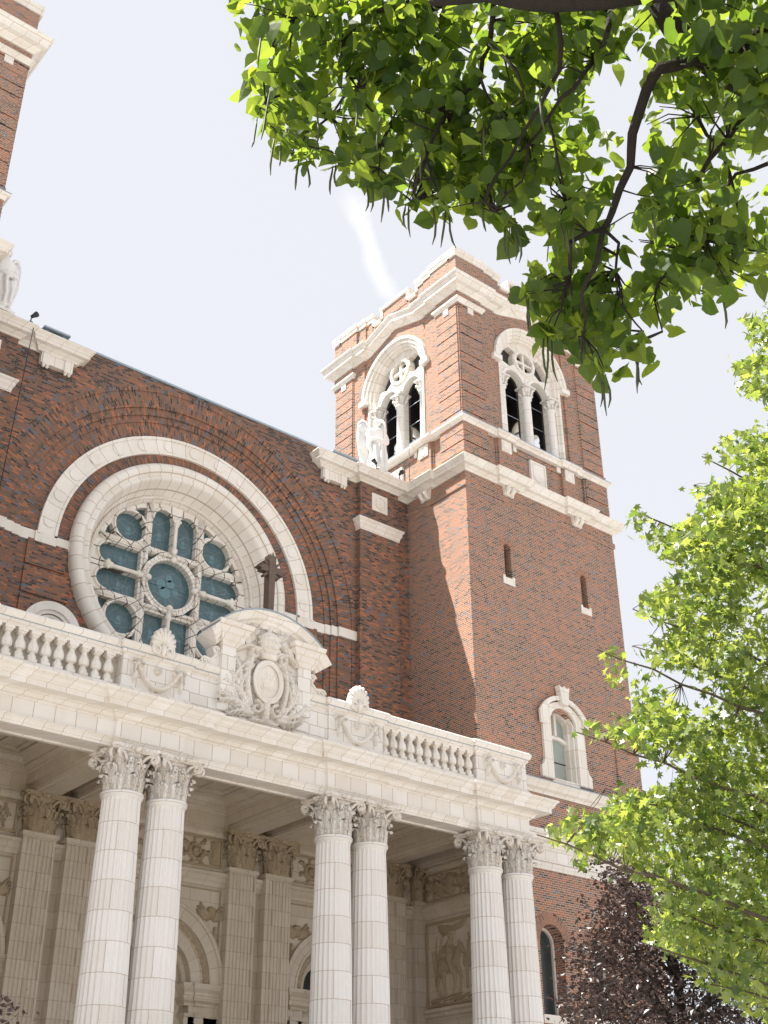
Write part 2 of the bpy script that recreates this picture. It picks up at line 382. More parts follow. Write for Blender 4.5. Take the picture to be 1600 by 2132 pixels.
def cherub(x, z, s, hh, span=1.0):       # winged head
    o = [(x, z, 0.5 * s, x, z - 0.12 * s, 0.42 * s, hh * 1.5), (x, z + 0.25 * s, 0.5 * s, x, z + 0.25 * s, 0.5 * s, hh * 1.25),
         (x - .28 * s, z + .45 * s, .2 * s, x + .28 * s, z + .45 * s, .2 * s, hh * 1.5), (x, z - .02 * s, .1 * s, x, z - .16 * s, .12 * s, hh * 1.9),
         (x - .14 * s, z - .34 * s, .06 * s, x + .14 * s, z - .34 * s, .06 * s, hh * 1.62)]
    for sg in (-1, 1):
        for k in range(6):
            a = (0.95 - 0.32 * k); L = s * (1.9 - 0.17 * k) * span
            o.append((x + sg * .4 * s, z - .15 * s - .08 * s * k, .17 * s, x + sg * (.4 * s + L * math.cos(a)), z - .1 * s + L * math.sin(a) * .8, .10 * s, hh * (1.0 - .07 * k)))
    return o
# ================================================================== the church
church = tag(empty('church', (0, 0, GZ)), 'red brick church with cream terracotta columned porch, rose window and two bell towers', 'church')
CH = empty  # children carry world coordinates: the church Empty sits at ground level, so offset them
def part(mb, name, mats, parent=None, label=None, loc=None, recalc=False):
    o = mb.build(name, mats, None, recalc)
    p = parent or church
    o.parent = p
    if p is church: o.location = Vector((0, 0, -GZ)) + Vector(loc or (0, 0, 0))
    elif loc: o.location = Vector(loc)
    if label: o['label'] = label
    return o
# ---- common profiles (out, z)
def corn(zb, zt, p):                         # classical cornice section
    h = zt - zb
    return [(-0.25, zb), (p * .10, zb), (p * .16, zb + h * .10), (p * .36, zb + h * .24), (p * .42, zb + h * .30), (p * .72, zb + h * .36), (p * .72, zb + h * .58),
            (p * .78, zb + h * .62), (p * .84, zb + h * .74), (p * .97, zb + h * .88), (p, zb + h * .92), (p, zt), (-0.25, zt + 0.03)]
# ------------------------------------------------------------------ bell tower (built round its own centre, z in world heights)
HT = 3.76
TX, TY = 28.95, 29.76
def rotT(k): return Matrix.Rotation(k * PI / 2, 4, 'Z')
def build_tower(cx, cy, full=True):
    h = HT
    T0 = Matrix.Translation((cx, cy, 0))
    b = MB(T0)
    # shaft: four walls, the front one pierced
    def front(k): return T0 @ rotT(k)
    holes = [arch(x, 19.80, 0.16, 18.66, 8) for x in (-1.95, 1.86)]
    cxw = 0.08
    seg = [(cxw + .60, 11.95), (cxw + .60, 14.05)] + arc_pts(cxw, 13.62, .74, math.radians(35.8), math.radians(144.2), 10) + [(cxw - .60, 14.05), (cxw - .60, 11.95)]
    holes.append(seg)
    rw = [(-1.22, 0), (1.0, 0), (3.2, 0)]
    lowh = [arch(x, 6.98, 0.5, 4.95, 16) for x in (-1.12, 1.1)]
    b.T = front(0)
    b.plate(rect(-h, h, 9.3, 22.62), holes, -h, -h + 0.5)
    b.plate(rect(-h, h, GZ, 9.3), lowh, -h - 0.003, -h + 0.5)
    for k in (1, 2, 3):
        b.T = front(k); b.plate(rect(-h + (0.5 if k != 2 else 0.0), h - (0.5 if k != 2 else 0.0), GZ, 22.62), [], -h, -h + 0.5)
    b.T = T0
    # soldier course
    for pth, z0 in (((-h, h), 21.68),):
        b.sweep([(h, -h), (h, h), (-h, h), (-h, -h)][::-1], [(-.05, 21.66), (.045, 21.66), (.045, 21.86), (-.05, 21.86)], closed=True)
    # belfry walls: centre plane set back 0.14, strips 0.07, rusticated corner piers flush
    for k in range(4):
        b.T = front(k)
        b.plate([(-2.6, 22.62), (2.6, 22.62), (2.6, 30.25), (1.9, 30.30), (0, 30.80), (-1.9, 30.30), (-2.6, 30.25)], [arch(0, 28.05, 1.66, 24.45, 32)], -h + 0.14, -h + 0.55)
        for s in (-1, 1):
            b.box(min(s * 1.86, s * 2.56), max(s * 1.86, s * 2.56), -h + 0.07, -h + 0.138, 24.5, 30.32)
            b.box(min(s * 1.28, s * 2.02), max(s * 1.28, s * 2.02), -h + 0.02, -h + 0.138, 22.62, 24.30)
            b.box(s * 1.95 - .14, s * 1.95 + .14, -h + 0.10, -h + 0.136, 22.62, 24.30)
        b.box(-1.28, 1.28, -h + 0.10, -h + 0.138, 24.02, 24.22)      # soldier course under the sill
    b.T = T0
    for sx in (-1, 1):
        for sy in (-1, 1):
            # core of the pier, then slabs parted by narrow joints, with a sunk quirk at the very corner
            x0, x1 = sorted((sx * 2.5, sx * (h - 0.045))); y0, y1 = sorted((sy * 2.5, sy * (h - 0.045)))
            b.box(x0, x1, y0, y1, 22.62, 32.1)
            z = 22.66
            while z < 29.3:
                zt = z + 0.385
                q = 0.10 if z > 24.5 else 0.0
                pl = [(2.55, h - 0.3), (h - .3, 2.55)]
                poly = [(2.56, 2.6), (2.6, 2.56), (h, 2.56), (h, h - q), (h - q, h - q), (h - q, h), (2.56, h)] if q else [(2.56, 2.6), (2.6, 2.56), (h, 2.56), (h, h), (2.56, h)]
                poly = [(x * sx, y * sy) for x, y in poly]
                if sx * sy < 0: poly = poly[::-1]
                b.prism(poly, z, zt)
                z += 0.43
            poly = [(2.56, 2.6), (2.6, 2.56), (h, 2.56), (h, h), (2.56, h)]
            poly = [(x * sx, y * sy) for x, y in poly]
            if sx * sy < 0: poly = poly[::-1]
            b.prism(poly, z, 30.2)
    # parapet walls
    for k in range(4):
        b.T = front(k)
        for s in (-1, 1):
            b.box(min(s * 2.3, s * h), max(s * 2.3, s * h), -h + .0, -h + .4, 30.7, 32.02) if k % 2 == 0 else b.box(min(s * 2.3, s * (h - .4)), max(s * 2.3, s * (h - .4)), -h + .0, -h + .4, 30.7, 32.02)
            b.box(min(s * 1.80, s * 2.3), max(s * 1.80, s * 2.3), -h + .08, -h + .4, 30.7, 32.02)
            b.box(min(s * 1.42, s * 1.8), max(s * 1.42, s * 1.8), -h + .14, -h + .4, 30.7, 32.02)
        b.box(-1.42, 1.42, -h + .16, -h + .4, 30.7, 31.56)
        b.box(-.74, .74, -h + .14, -h + .4, 31.56, 32.02)
    tower = part(b, 'bell_tower', brick_tower)
    # dark belfry floor and ceiling, plus dark plates painting shade behind the windows
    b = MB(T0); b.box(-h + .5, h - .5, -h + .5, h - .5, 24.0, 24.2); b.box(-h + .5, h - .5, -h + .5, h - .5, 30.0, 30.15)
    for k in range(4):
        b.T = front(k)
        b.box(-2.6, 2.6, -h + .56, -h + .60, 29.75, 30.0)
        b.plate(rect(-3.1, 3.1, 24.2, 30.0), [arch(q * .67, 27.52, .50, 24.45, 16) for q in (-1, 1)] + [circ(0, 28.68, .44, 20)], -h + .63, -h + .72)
    part(b, 'belfry_floor_and_shade', dark_in, tower)
    # terracotta
    c = MB(T0)
    loop = []
    def bumps(h2, bs, d):                     # closed plan path, clockwise seen from above = outward right... built for the sweep's right-hand rule
        pts = []
        for k in range(4):
            R_ = rotT(k)
            seq = [(-h2, -h2)]
            for (a, e) in bs: seq += [(a, -h2), (a, -h2 - d), (e, -h2 - d), (e, -h2)]
            pts += [tuple((R_ @ Vector((x, y, 0)))[:2]) for x, y in seq]
        return pts
    B1 = [(-2.22, -1.28), (1.22, 2.16)]
    c.sweep(bumps(h, B1, .13), corn(22.24, 22.66, .40), closed=True)
    o = part(c, 'cornice', terra, tower)
    c = MB(T0)
    B2 = [(-2.06, -1.24), (1.24, 2.06)]
    c.sweep(bumps(h, B2, .07), [(-.3, 24.30), (.03, 24.30), (.05, 24.40), (.13, 24.44), (.13, 24.52), (-.3, 24.60)], closed=True)
    o = part(c, 'sill_course', terra, tower)
    c = MB(T0)
    c.sweep(bumps(h, B2, .07), [(-.3, 24.521), (.14, 24.521), (.14, 24.545), (-.3, 24.615)], closed=True)
    part(c, 'sill_flashing', lead, tower)
    c = MB(T0)
    for k in range(4):                       # cornice: horizontal over the piers with returns, a gable between
        c.T = front(k)
        s1 = 1.88
        c.sweep([(-s1 - .02, 30.18), (-1.55, 30.20), (0, 30.68), (1.55, 30.20), (s1 + .02, 30.18)], [(-.02, -.3), (-.02, .04), (.10, .08), (.16, .16), (.22, .26), (.38, .28), (.46, .36), (.50, .36), (.50, -.3)], y0=-h + .14)
    c.T = T0
    for sx, sy in ((-1, -1), (1, -1), (1, 1), (-1, 1)):
        Rr = Matrix.Rotation({(-1, -1): 0, (1, -1): PI / 2, (1, 1): PI, (-1, 1): -PI / 2}[(sx, sy)], 4, 'Z')
        # path round one corner with returns into the wall (local corner at -h,-h)
        pth = [(-h + .3, -1.86), (-h + .07, -1.86), (-h + .07, -2.56), (-h, -2.56), (-h, -h), (-2.56, -h), (-2.56, -h + .07), (-1.86, -h + .07), (-1.86, -h + .3)]
        pth = [tuple((Rr @ Vector((x, y, 0)))[:2]) for x, y in pth]
        c.sweep(pth, corn(30.15, 30.73, .44))
        pth = [(-h + .3, -2.50), (-h, -2.50), (-h, -h), (-2.50, -h), (-2.50, -h + .3)]
        pth = [tuple((Rr @ Vector((x, y, 0)))[:2]) for x, y in pth]
        c.sweep(pth, [(-.1, 29.62), (.02, 29.62), (.04, 29.70), (.10, 29.76), (.10, 29.84), (-.1, 29.86)])
    part(c, 'gabled_cornice', terra, tower)
    c = MB(T0)
    for k in range(4):                       # stepped copings and crenel trims
        c.T = front(k)
        e = .09 if k % 2 == 0 else -.32
        for s in (-1, 1):
            for xa, xb, y in ((2.24, h + e, 0.0), (1.74, 2.25, .08), (1.30, 1.75, .14)):
                x0, x1 = sorted((s * xa, s * xb))
                c.box(x0, x1, -h + y - .09, -h + .46, 32.06, 32.24); c.box(x0 + .01, x1 - .01, -h + y - .05, -h + .44, 31.88, 32.059)
            x0, x1 = sorted((s * 1.30, s * 1.42)); c.box(x0, x1, -h + .10, -h + .42, 31.70, 32.079)
            x0, x1 = sorted((s * .74, s * .86)); c.box(x0, x1, -h + .10, -h + .42, 31.70, 32.079)
        for s in (-1, 1):
            x0, x1 = sorted((s * .861, s * 1.299)); c.box(x0, x1, -h + .07, -h + .45, 31.56, 31.70)
        c.box(-.88, .88, -h + .07, -h + .46, 32.08, 32.22)
    part(c, 'parapet_coping', terra, tower)
    def piece(name, mat=terra_smooth):        # one small thing on one face, its own part
        c.T = front(k); part(c, name, mat, tower)
    for k in range(4):
        for s in (-1, 1):
            c = MB(front(k)); c.box(s * 1.65 - .24, s * 1.65 + .24, -h - .03, -h + .018, 23.78, 24.25)
            c.plate(circ(s * 1.65, 24.02, .19, 20), [circ(s * 1.65, 24.02, .16, 20)], -h - .055, -h - .029); piece('round_plaque')
            c = MB(front(k)); c.box(s * 1.16 - .10, s * 1.16 + .10, -h + .06, -h + .098, 24.06, 24.27); piece('small_block')
            c = MB(front(k)); c.plate(rect(s * 3.12 - .14, s * 3.12 + .14, 29.32, 29.58), [], -h - .03, -h - .001); piece('small_block')
            c = MB(front(k))                  # console under the cornice break
            for d in (-.12, .12):
                c.tube([(s * 1.75 + d, -h - .13, 22.20), (s * 1.75 + d, -h - .20, 22.10), (s * 1.75 + d, -h - .10, 21.98), (s * 1.75 + d, -h - .03, 21.86)], [.09, .11, .08, .04], 8)
            c.plate([(s * 1.75 - .25, 22.25), (s * 1.75 - .22, 21.88), (s * 1.75 + .22, 21.88), (s * 1.75 + .25, 22.25)], [], -h - .10, -h - .001)
            piece('console')
        c = MB(front(k))
        c.plate(rect(-.40, .40, 23.02, 24.0), [], -h + .07, -h + .13)
        c.plate([(-.26, 23.86), (-.26, 23.45)] + arc_pts(0, 23.45, .26, PI, 2 * PI, 10) + [(.26, 23.86)], [], -h + .035, -h + .069)
        for (x0, x1, z0, z1) in ((-.40, .40, 23.94, 24.0), (-.40, .40, 23.02, 23.08), (-.40, -.34, 23.081, 23.939), (.34, .40, 23.081, 23.939)): c.box(x0, x1, -h + .03, -h + .069, z0, z1)
        piece('shield_plaque')
    # belfry windows
    def bel_window():
        w = MB(); y = -h
        w.plate(archband(0, 28.05, 1.92, 1.66, 28.05), [], y + .02, y + .2)
        w.plate(archband(0, 28.05, 1.92, 1.80, 28.05), [], y - .05, y + .019)
        for s in (-1, 1):
            x0, x1 = sorted((s * 1.62, s * 2.05)); w.box(x0, x1, y - .08, y + .16, 27.86, 28.09)
        w.plate(archband(0, 28.05, 1.66, 1.55, 24.6), [], y + .10, y + .5)
        w.plate(archband(0, 28.05, 1.56, 1.46, 24.6), [], y + .20, y + .55)
        hs = [arch(s * .67, 27.52, .50, 24.62, 16) for s in (-1, 1)] + [circ(0, 28.68, .44, 28)]
        for s in (-1, 1):                    # curved side spandrels beside the oculus
            a = []
            for t in np.linspace(0.22, 0.95, 8): a.append((s * 1.35 * math.cos(t), 28.05 + 1.35 * math.sin(t)))
            for t in np.linspace(0.62, -0.45, 6): a.append((s * (.60 * math.cos(t)), 28.68 + .60 * math.sin(t)))
            a.append((s * .80, 28.22))
            hs.append(a)
        w.plate(arch(0, 28.05, 1.48, 24.6), hs, y + .36, y + .62)
        for s in (-1, 1):
            w.plate(archband(s * .67, 27.52, .62, .50, 27.52, 16), [], y + .31, y + .359)
            w.tube([(s * .42 * 0, 0, 0)], .01) if False else None
        w.plate(circ(0, 28.68, .56), [circ(0, 28.68, .44)], y + .305, y + .358)
        w.box(-.05, .05, y + .38, y + .5, 28.25, 29.11); w.box(-.43, .43, y + .381, y + .499, 28.63, 28.73)
        o = part(w, 'belfry_window', [terra_bel], church)
        for x in (-1.34, 0, 1.34):
            q = MB()
            rs = .19 if x == 0 else .18
            prof = [(rs + .06, 0), (rs + .07, .08), (rs + .02, .14), (rs, .2), (rs * .90, 2.35), (rs * .9 + .05, 2.37), (rs * .9 + .05, 2.42), (rs * .86, 2.44)]
            q.lathe(prof, 0, 0, 20, z=0)
            q.lathe([(rs * .86, 2.44), (rs * .95, 2.6), (rs * 1.15, 2.75), (rs * 1.5, 2.84)], 0, 0, 16)
            for k in range(8):
                a = k * PI / 4 + PI / 8; ca, sa = math.cos(a), math.sin(a)
                q.tube([(ca * rs * .95, sa * rs * .95, 2.46), (ca * rs * 1.2, sa * rs * 1.2, 2.6), (ca * rs * 1.45, sa * rs * 1.45, 2.62), (ca * rs * 1.5, sa * rs * 1.5, 2.56)], [.05, .05, .035, .02], 6)
                if k % 2 == 0: q.tube([(ca * rs * 1.2, sa * rs * 1.2, 2.62), (ca * rs * 1.75, sa * rs * 1.75, 2.78), (ca * rs * 1.8, sa * rs * 1.8, 2.70)], [.05, .055, .05], 7)
            hb = rs * 1.5; q.box(-hb, hb, -hb, hb, 2.841, 2.91)
            q.box(-rs * 1.2, rs * 1.2, -rs, rs, 2.911, 3.0)
            part(q, 'column', [terra_shaft], o, loc=(x, y + .38, 24.60))
        q = MB()
        for z in (25.25, 26.15, 27.05): q.tube([(-1.4, y + .66, z), (1.4, y + .66, z)], .014, 5)
        part(q, 'wire', lead, o)
        return o
    if full:
        bw = bel_window(); bw.location = (cx, cy, -GZ)
        for k in (1, 2, 3): copyobj(bw, church, Matrix.Translation((cx, cy, -GZ)) @ rotT(k))
    return tower, bw if full else None
tower_r, bwin = build_tower(TX, TY)
# wires across the belfry lights and the small lamp seen through them
for dz in (25.3, 26.3, 27.2):
    pass
# ---- what only the right tower's front shows
yf = TY - HT
for x in (-1.95, 1.86):
    f = MB(); X = TX + x
    f.box(X - .13, X + .13, yf + .40, yf + .48, 18.6, 20.0)
    part(f, 'slit_glazing', glass_dark)
for x in (-1.95, 1.86):
    X = TX + x; f = MB()
    f.plate([(X - .27, 18.40), (X + .27, 18.40), (X + .27, 18.72), (X + .165, 18.72), (X + .165, 18.655), (X - .165, 18.655), (X - .165, 18.72), (X - .27, 18.72)], [], yf - .03, yf + .3)
    part(f, 'slit_sill', terra_smooth)
for x in (-1.95, 1.86):
    X = TX + x; f = MB()
    f.plate(archband(X, 19.80, .38, .165, 19.80, 16), [], yf - .012, yf + .05)
    part(f, 'slit_hood', mat_brick("slit_hood_brick", (0.40, 0.26, 0.19), BR, mode='ring', c=(X, 19.80), R=.3))
# big segment-headed window
xc = TX + .08
f = MB()
def segband(ro, ri, zb, czs=13.62):
    # outline with segmental head: ro/ri half widths
    def ol(hw, top):
        rr = (hw * hw + (top) ** 2) / (2 * top); cz = 14.05 + top - rr; a = math.asin(hw / rr)
        return [(xc + hw, zb), (xc + hw, 14.05)] + [(xc + rr * math.sin(t), cz + rr * math.cos(t)) for t in np.linspace(a, -a, 13)][1:-1] + [(xc - hw, 14.05), (xc - hw, zb)]
    return ol
def ol(hw, top, zb, sp=14.05):
    rr = (hw * hw + top ** 2) / (2 * top); cz = sp + top - rr; a = math.asin(hw / rr)
    return [(xc + hw, zb), (xc + hw, sp)] + [(xc + rr * math.sin(t), cz + rr * math.cos(t)) for t in np.linspace(a, -a, 13)][1:-1] + [(xc - hw, sp), (xc - hw, zb)]
f.plate(ol(.98, .62, 11.98) + ol(.60, .42, 11.98)[::-1], [], yf - .09, yf + .1)
f.plate(ol(1.14, .66, 13.75, 14.2) + ol(.90, .52, 13.75, 14.2)[::-1], [], yf - .17, yf - .091)
f.plate(ol(.70, .46, 11.98) + ol(.52, .36, 11.98)[::-1], [], yf + .02, yf + .24)
f.plate(ol(.56, .36, 11.98) + ol(.46, .30, 11.98)[::-1], [], yf + .18, yf + .42)
for s in (-1, 1):
    f.plate([(xc + s * .98, 11.98), (xc + s * 1.16, 11.98), (xc + s * 1.16, 12.35), (xc + s * 1.06, 12.42), (xc + s * .98, 12.62)][::s], [], yf - .10, yf + .05)
f.box(xc - .62, xc + .62, yf - .02, yf + .4, 11.86, 12.06)
f.plate([(xc - .14, 14.55), (xc + .14, 14.55), (xc + .24, 15.20), (xc + .12, 15.12), (xc, 15.20), (xc - .12, 15.12), (xc - .24, 15.20)], [], yf - .26, yf - .05)
o = part(f, 'window_surround', terra)
f = MB()
rr = (.47 ** 2 + .12 ** 2) / .24
pts = [(xc + rr * math.sin(t), 13.45 + .12 - rr + rr * math.cos(t)) for t in np.linspace(-math.asin(.47 / rr), math.asin(.47 / rr), 9)]
f.sweep(pts, [(-.055, -.06), (-.055, .06), (.055, .06), (.055, -.06)], y0=yf + .34)
f.box(xc - .05, xc + .05, yf + .28, yf + .42, 13.6, 14.34)
part(f, 'window_mullion', terra_smooth, o)
f = MB(); f.plate(ol(.47, .31, 12.0), [], yf + .40, yf + .44); part(f, 'window_pane', glass_grey, o)
f = MB(); f.box(xc - .46, xc + .46, yf + .375, yf + .399, 12.74, 12.77); part(f, 'glazing_bar', black, o)
# string course with lead top, broken forward round the right-hand corner pier; entablature band
f = MB()
pth = [(TX - HT - .0, yf), (TX + 2.6, yf), (TX + 2.6, yf - .12), (TX + HT + .12, yf - .12), (TX + HT + .12, yf + 3)]
f.sweep(pth, [(-.2, 11.40), (.05, 11.40), (.07, 11.50), (.15, 11.56), (.17, 11.66), (.22, 11.74), (.22, 11.80), (-.2, 11.83)])
o = part(f, 'string_course', terra)
f = MB(); f.sweep(pth, [(-.1, 11.801), (.24, 11.801), (.24, 11.825), (-.1, 11.88)]); part(f, 'lead_flashing', lead, o)
f = MB()
pth = [(TX - HT + .2, yf), (TX + 2.6, yf), (TX + 2.6, yf - .12), (TX + HT + .12, yf - .12), (TX + HT + .12, yf + 3)]
f.sweep(pth, [(-.2, 9.08), (.03, 9.08), (.03, 9.18), (.05, 9.18), (.05, 9.27), (.09, 9.30), (.09, 9.34), (.04, 9.36), (.04, 9.72), (.10, 9.76), (.14, 9.84), (.26, 9.90), (.28, 10.02), (.36, 10.12), (.36, 10.18), (-.2, 10.22)])
part(f, 'entablature_band', terra_blocks)
f = MB()
for (z0, z1, e) in ((10.3, 11.35, .09), (11.95, 13.6, .05)):
    f.box(TX + 2.62, TX + HT + e, yf - e, yf + 1.2, z0, z1)
f.box(TX + 2.62, TX + HT + .09, yf - .09, yf + 1.2, GZ, 9.0)
part(f, 'corner_pier', brick_tower)
for x in (-1.12, 1.1):
    X = TX + x
    f = MB(); f.plate(archband(X, 6.98, .86, .5, 6.98, 20), [], yf - .02, yf + .06); o = part(f, 'arched_window', mat_brick("window_arch_brick", (0.36, 0.24, 0.18), BR, mode='ring', c=(X, 6.98), R=.7))
    f = MB(); f.plate(archband(X, 6.98, .48, .41, 4.95, 16), [], yf + .36, yf + .46); part(f, 'window_frame', terra_smooth, o)
    f = MB(); f.plate(arch(X, 6.98, .45, 4.95, 16), [], yf + .44, yf + .48); part(f, 'window_pane', glass_dark, o)
    f = MB(); f.box(X - .62, X + .62, yf - .10, yf + .38, 4.72, 4.95); part(f, 'window_sill', terra_smooth, o)
# ---- left tower: a copy of the finished tower, further from its neighbour's axis
LTX = 4.33
tl = copyobj(tower_r, church, Matrix.Translation((LTX - TX, 0, -GZ)))
for k in range(4): copyobj(bwin, church, Matrix.Translation((LTX, TY, -GZ)) @ rotT(k))
# ------------------------------------------------------------------ nave front
YN = 29.05
X0, X1 = 7.9, TX - HT
n = MB()
n.plate([(X0, GZ), (RCX - 6.4, GZ)] + arch(RCX, RCZ, 6.4, GZ, 64)[::-1] + [(RCX + 6.4, GZ), (X1, GZ), (X1, 23.02), (X0, 23.02)][1:] if False else
        [(X0, GZ)] + arch(RCX, RCZ, 6.4, GZ, 64)[::-1] + [(X1, GZ), (X1, 23.02), (X0, 23.02)], [], YN, YN + .6)
# piers
for xa, xb in ((22.86, 24.55), (8.5, 10.16)):
    n.box(xa, xb, YN - .22, YN - .001, GZ, 22.3)
    n.box(xa + .12, xb - .12, YN - .27, YN - .221, 21.02, 22.2) if False else None
# central wall, set back, with narrow sunk joints low down
n.plate([(RCX - 5.24, GZ)] + arch(RCX, RCZ, 5.24, GZ, 64)[::-1][1:-1] + [(RCX + 5.24, GZ)], [circ(16.36, 16.6, 3.45, 72)], YN + .20, YN + .55)
for s in (-1, 1):
    for z in (11.6, 12.5, 13.4, 14.25, 15.1, 15.95):
        dx = math.sqrt(max(0, 3.62 ** 2 - (z + .35 - 16.6) ** 2)) if abs(z + .35 - 16.6) < 3.62 else 0.6
        x0, x1 = sorted((RCX + s * 4.95, 16.36 + s * (max(dx, .4) + .06)))
        n.box(x0, x1, YN + .14, YN + .199, z - .40, z + .37)
nave = part(n, 'nave_front', brick_nave)
n = MB()
n.plate(archband(RCX, RCZ, 6.4, 6.25, GZ, 64), [], YN + .0, YN + .5)
n.plate(archband(RCX, RCZ, 6.25, 5.70, GZ, 64), [], YN + .03, YN + .5)
n.plate(archband(RCX, RCZ, 5.70, 5.46, GZ, 64), [], YN + .09, YN + .5)
n.plate(archband(RCX, RCZ, 5.46, 5.24, GZ, 64), [], YN + .15, YN + .5)
n.plate(archband(RCX, RCZ, 5.24, 4.73, RCZ, 64), [], YN + .19, YN + .5)
n.plate(archband(RCX, RCZ, 4.14, 3.62, RCZ, 64), [], YN + .19, YN + .5)
part(n, 'arch_rings', brick_ring, nave)
n = MB()
n.plate(archband(RCX, RCZ, 4.73, 4.14, RCZ - .2, 64), [], YN + .13, YN + .4)
n.plate(archband(RCX, RCZ, 4.73, 4.64, RCZ - .0, 64), [], YN + .09, YN + .129)
n.plate(archband(RCX, RCZ, 4.22, 4.14, RCZ - .0, 64), [], YN + .10, YN + .129)
for k in range(15):
    a = math.radians(6 + 12 * k)
    n.plate(circ(RCX + 4.43 * math.cos(a), RCZ + 4.43 * math.sin(a), .19, 20), [], YN + .10, YN + .129)
part(n, 'arch_band', terra_ring, nave)
for s in (-1, 1):                             # springer band, stepping with the wall planes
    n = MB()
    for ra, rb, y in ((4.14, 3.6, .17), (4.78, 4.14, .12), (5.24, 4.78, .17), (5.46, 5.24, .12), (5.70, 5.46, .06), (6.4, 5.70, -.02), (6.52, 6.4, -.035)):
        x0, x1 = sorted((RCX + s * ra, RCX + s * rb)); n.box(x0, x1, YN + y - .02, YN + y + .3, RCZ - .26, RCZ + .06)
    part(n, 'springer_band', terra_smooth, nave)
R_ = corn(22.24, 22.70, .40)                    # cornice pieces at the ends, with the broken-forward consoles
for pth in ([(21.22, YN + .2), (21.22, YN - .12), (22.42, YN - .12), (22.42, YN), (22.86, YN), (22.86, YN - .22), (24.55, YN - .22), (24.55, YN), (X1 + .02, YN)],
            [(7.9, YN), (8.5, YN), (8.5, YN - .22), (10.16, YN - .22), (10.16, YN), (10.85, YN), (10.85, YN - .12), (12.05, YN - .12), (12.05, YN + .2)]):
    n = MB(); n.sweep(pth, R_); part(n, 'cornice', terra, nave)
for xa in (21.30, 10.93):
    n = MB()
    n.box(xa, xa + 1.02, YN - .16, YN + .02, 21.86, 22.25)
    for x in (xa + .04, xa + .74):
        n.box(x, x + .24, YN - .20, YN - .15, 21.80, 22.24)
        for d in (.06, .18): n.lathe([(.03, -.07), (.055, -.03), (.05, .04)], x + d, YN - .14, 8, z=21.78)
    part(n, 'console', terra, nave)
for xa, xb in ((22.86, 24.55), (8.5, 10.16)):
    n = MB(); n.sweep([(xa, YN + .05), (xa, YN - .22), (xb, YN - .22), (xb, YN + .05)], [(-.1, 20.36), (.03, 20.36), (.05, 20.50), (.10, 20.58), (.10, 20.66), (.16, 20.72), (.16, 20.78), (-.1, 20.80)])
    part(n, 'pier_cap', terra, nave)
    n = MB(); xm = (xa + xb) / 2
    n.box(xm - .34, xm + .34, YN - .25, YN - .221, 21.28, 21.96)
    n.plate(circ(xm, 21.62, .25, 28), [circ(xm, 21.62, .215, 28)], YN - .275, YN - .249); n.plate(circ(xm, 21.62, .19, 28), [], YN - .27, YN - .249)
    part(n, 'round_plaque', terra_smooth, nave)
n = MB()
n.box(X0, X1 + .3, YN - .04, YN + .65, 23.021, 23.09)
for xa, xb, z in ((10.9, 11.75, 23.12), (21.75, 22.9, 23.08)):
    q = MB(); q.box(xa, xb, YN - .12, YN + .4, z + .03, z + .09); q.box(xa + .1, xa + .2, YN, YN + .3, 23.08, z + .04); q.box(xb - .2, xb - .1, YN, YN + .3, 23.08, z + .04); part(q, 'roof_hatch', lead)
part(n, 'roof_flashing', lead, nave)
n = MB()
n.box(X0, X1, YN + 1.6, YN + 26, GZ, 22.6); n.box(X0, RCX - 4.4, YN + .601, YN + 1.6, GZ, 22.6); n.box(RCX + 4.4, X1, YN + .601, YN + 1.6, GZ, 22.6)
part(n, 'nave_body', brick_nave)
n = MB(); n.plate([(X0, 22.62), (X1, 22.62), (RCX, 22.98)], [], YN + .7, YN + 26); part(n, 'nave_roof', slate)
# small arched window beside the rose, on both sides
for xm in (12.48, 2 * RCX - 12.48):
    n = MB()
    n.plate(archband(xm, 13.72, .86, .62, 11.2, 24), [], YN + .02, YN + .25)
    n.plate(archband(xm, 13.72, .62, .52, 11.2, 24), [], YN + .07, YN + .25)
    n.plate(archband(xm, 13.72, .50, .42, 11.2, 24), [], YN + .12, YN + .25)
    relief(n, [(xm + .1 * k, 13.98 - .02 * abs(k), .06, xm + .1 * k, 13.9, .05, .05) for k in range(-2, 3)], xm - .4, 13.5, .8, .6, .03, YN + .17)
    n.plate(arch(xm, 13.72, .43, 11.2, 16), [], YN + .17, YN + .24)
    part(n, 'small_arched_window', terra_smooth)
# ------------------------------------------------------------------ rose window
rx, rz = 16.36, 16.6
YG = 30.02
r = MB()
def ringsweep(prof, y0, mi=0, sm=True, n=96, mb=None):
    (mb or r).sweep([(rx, rz)] * 0 + [(rx + math.cos(-2 * PI * i / n) * 1.0, rz + math.sin(-2 * PI * i / n) * 1.0) for i in range(n)], [(a - 1.0, b) for a, b in prof], y0=y0, closed=True, mi=mi, smooth=sm)
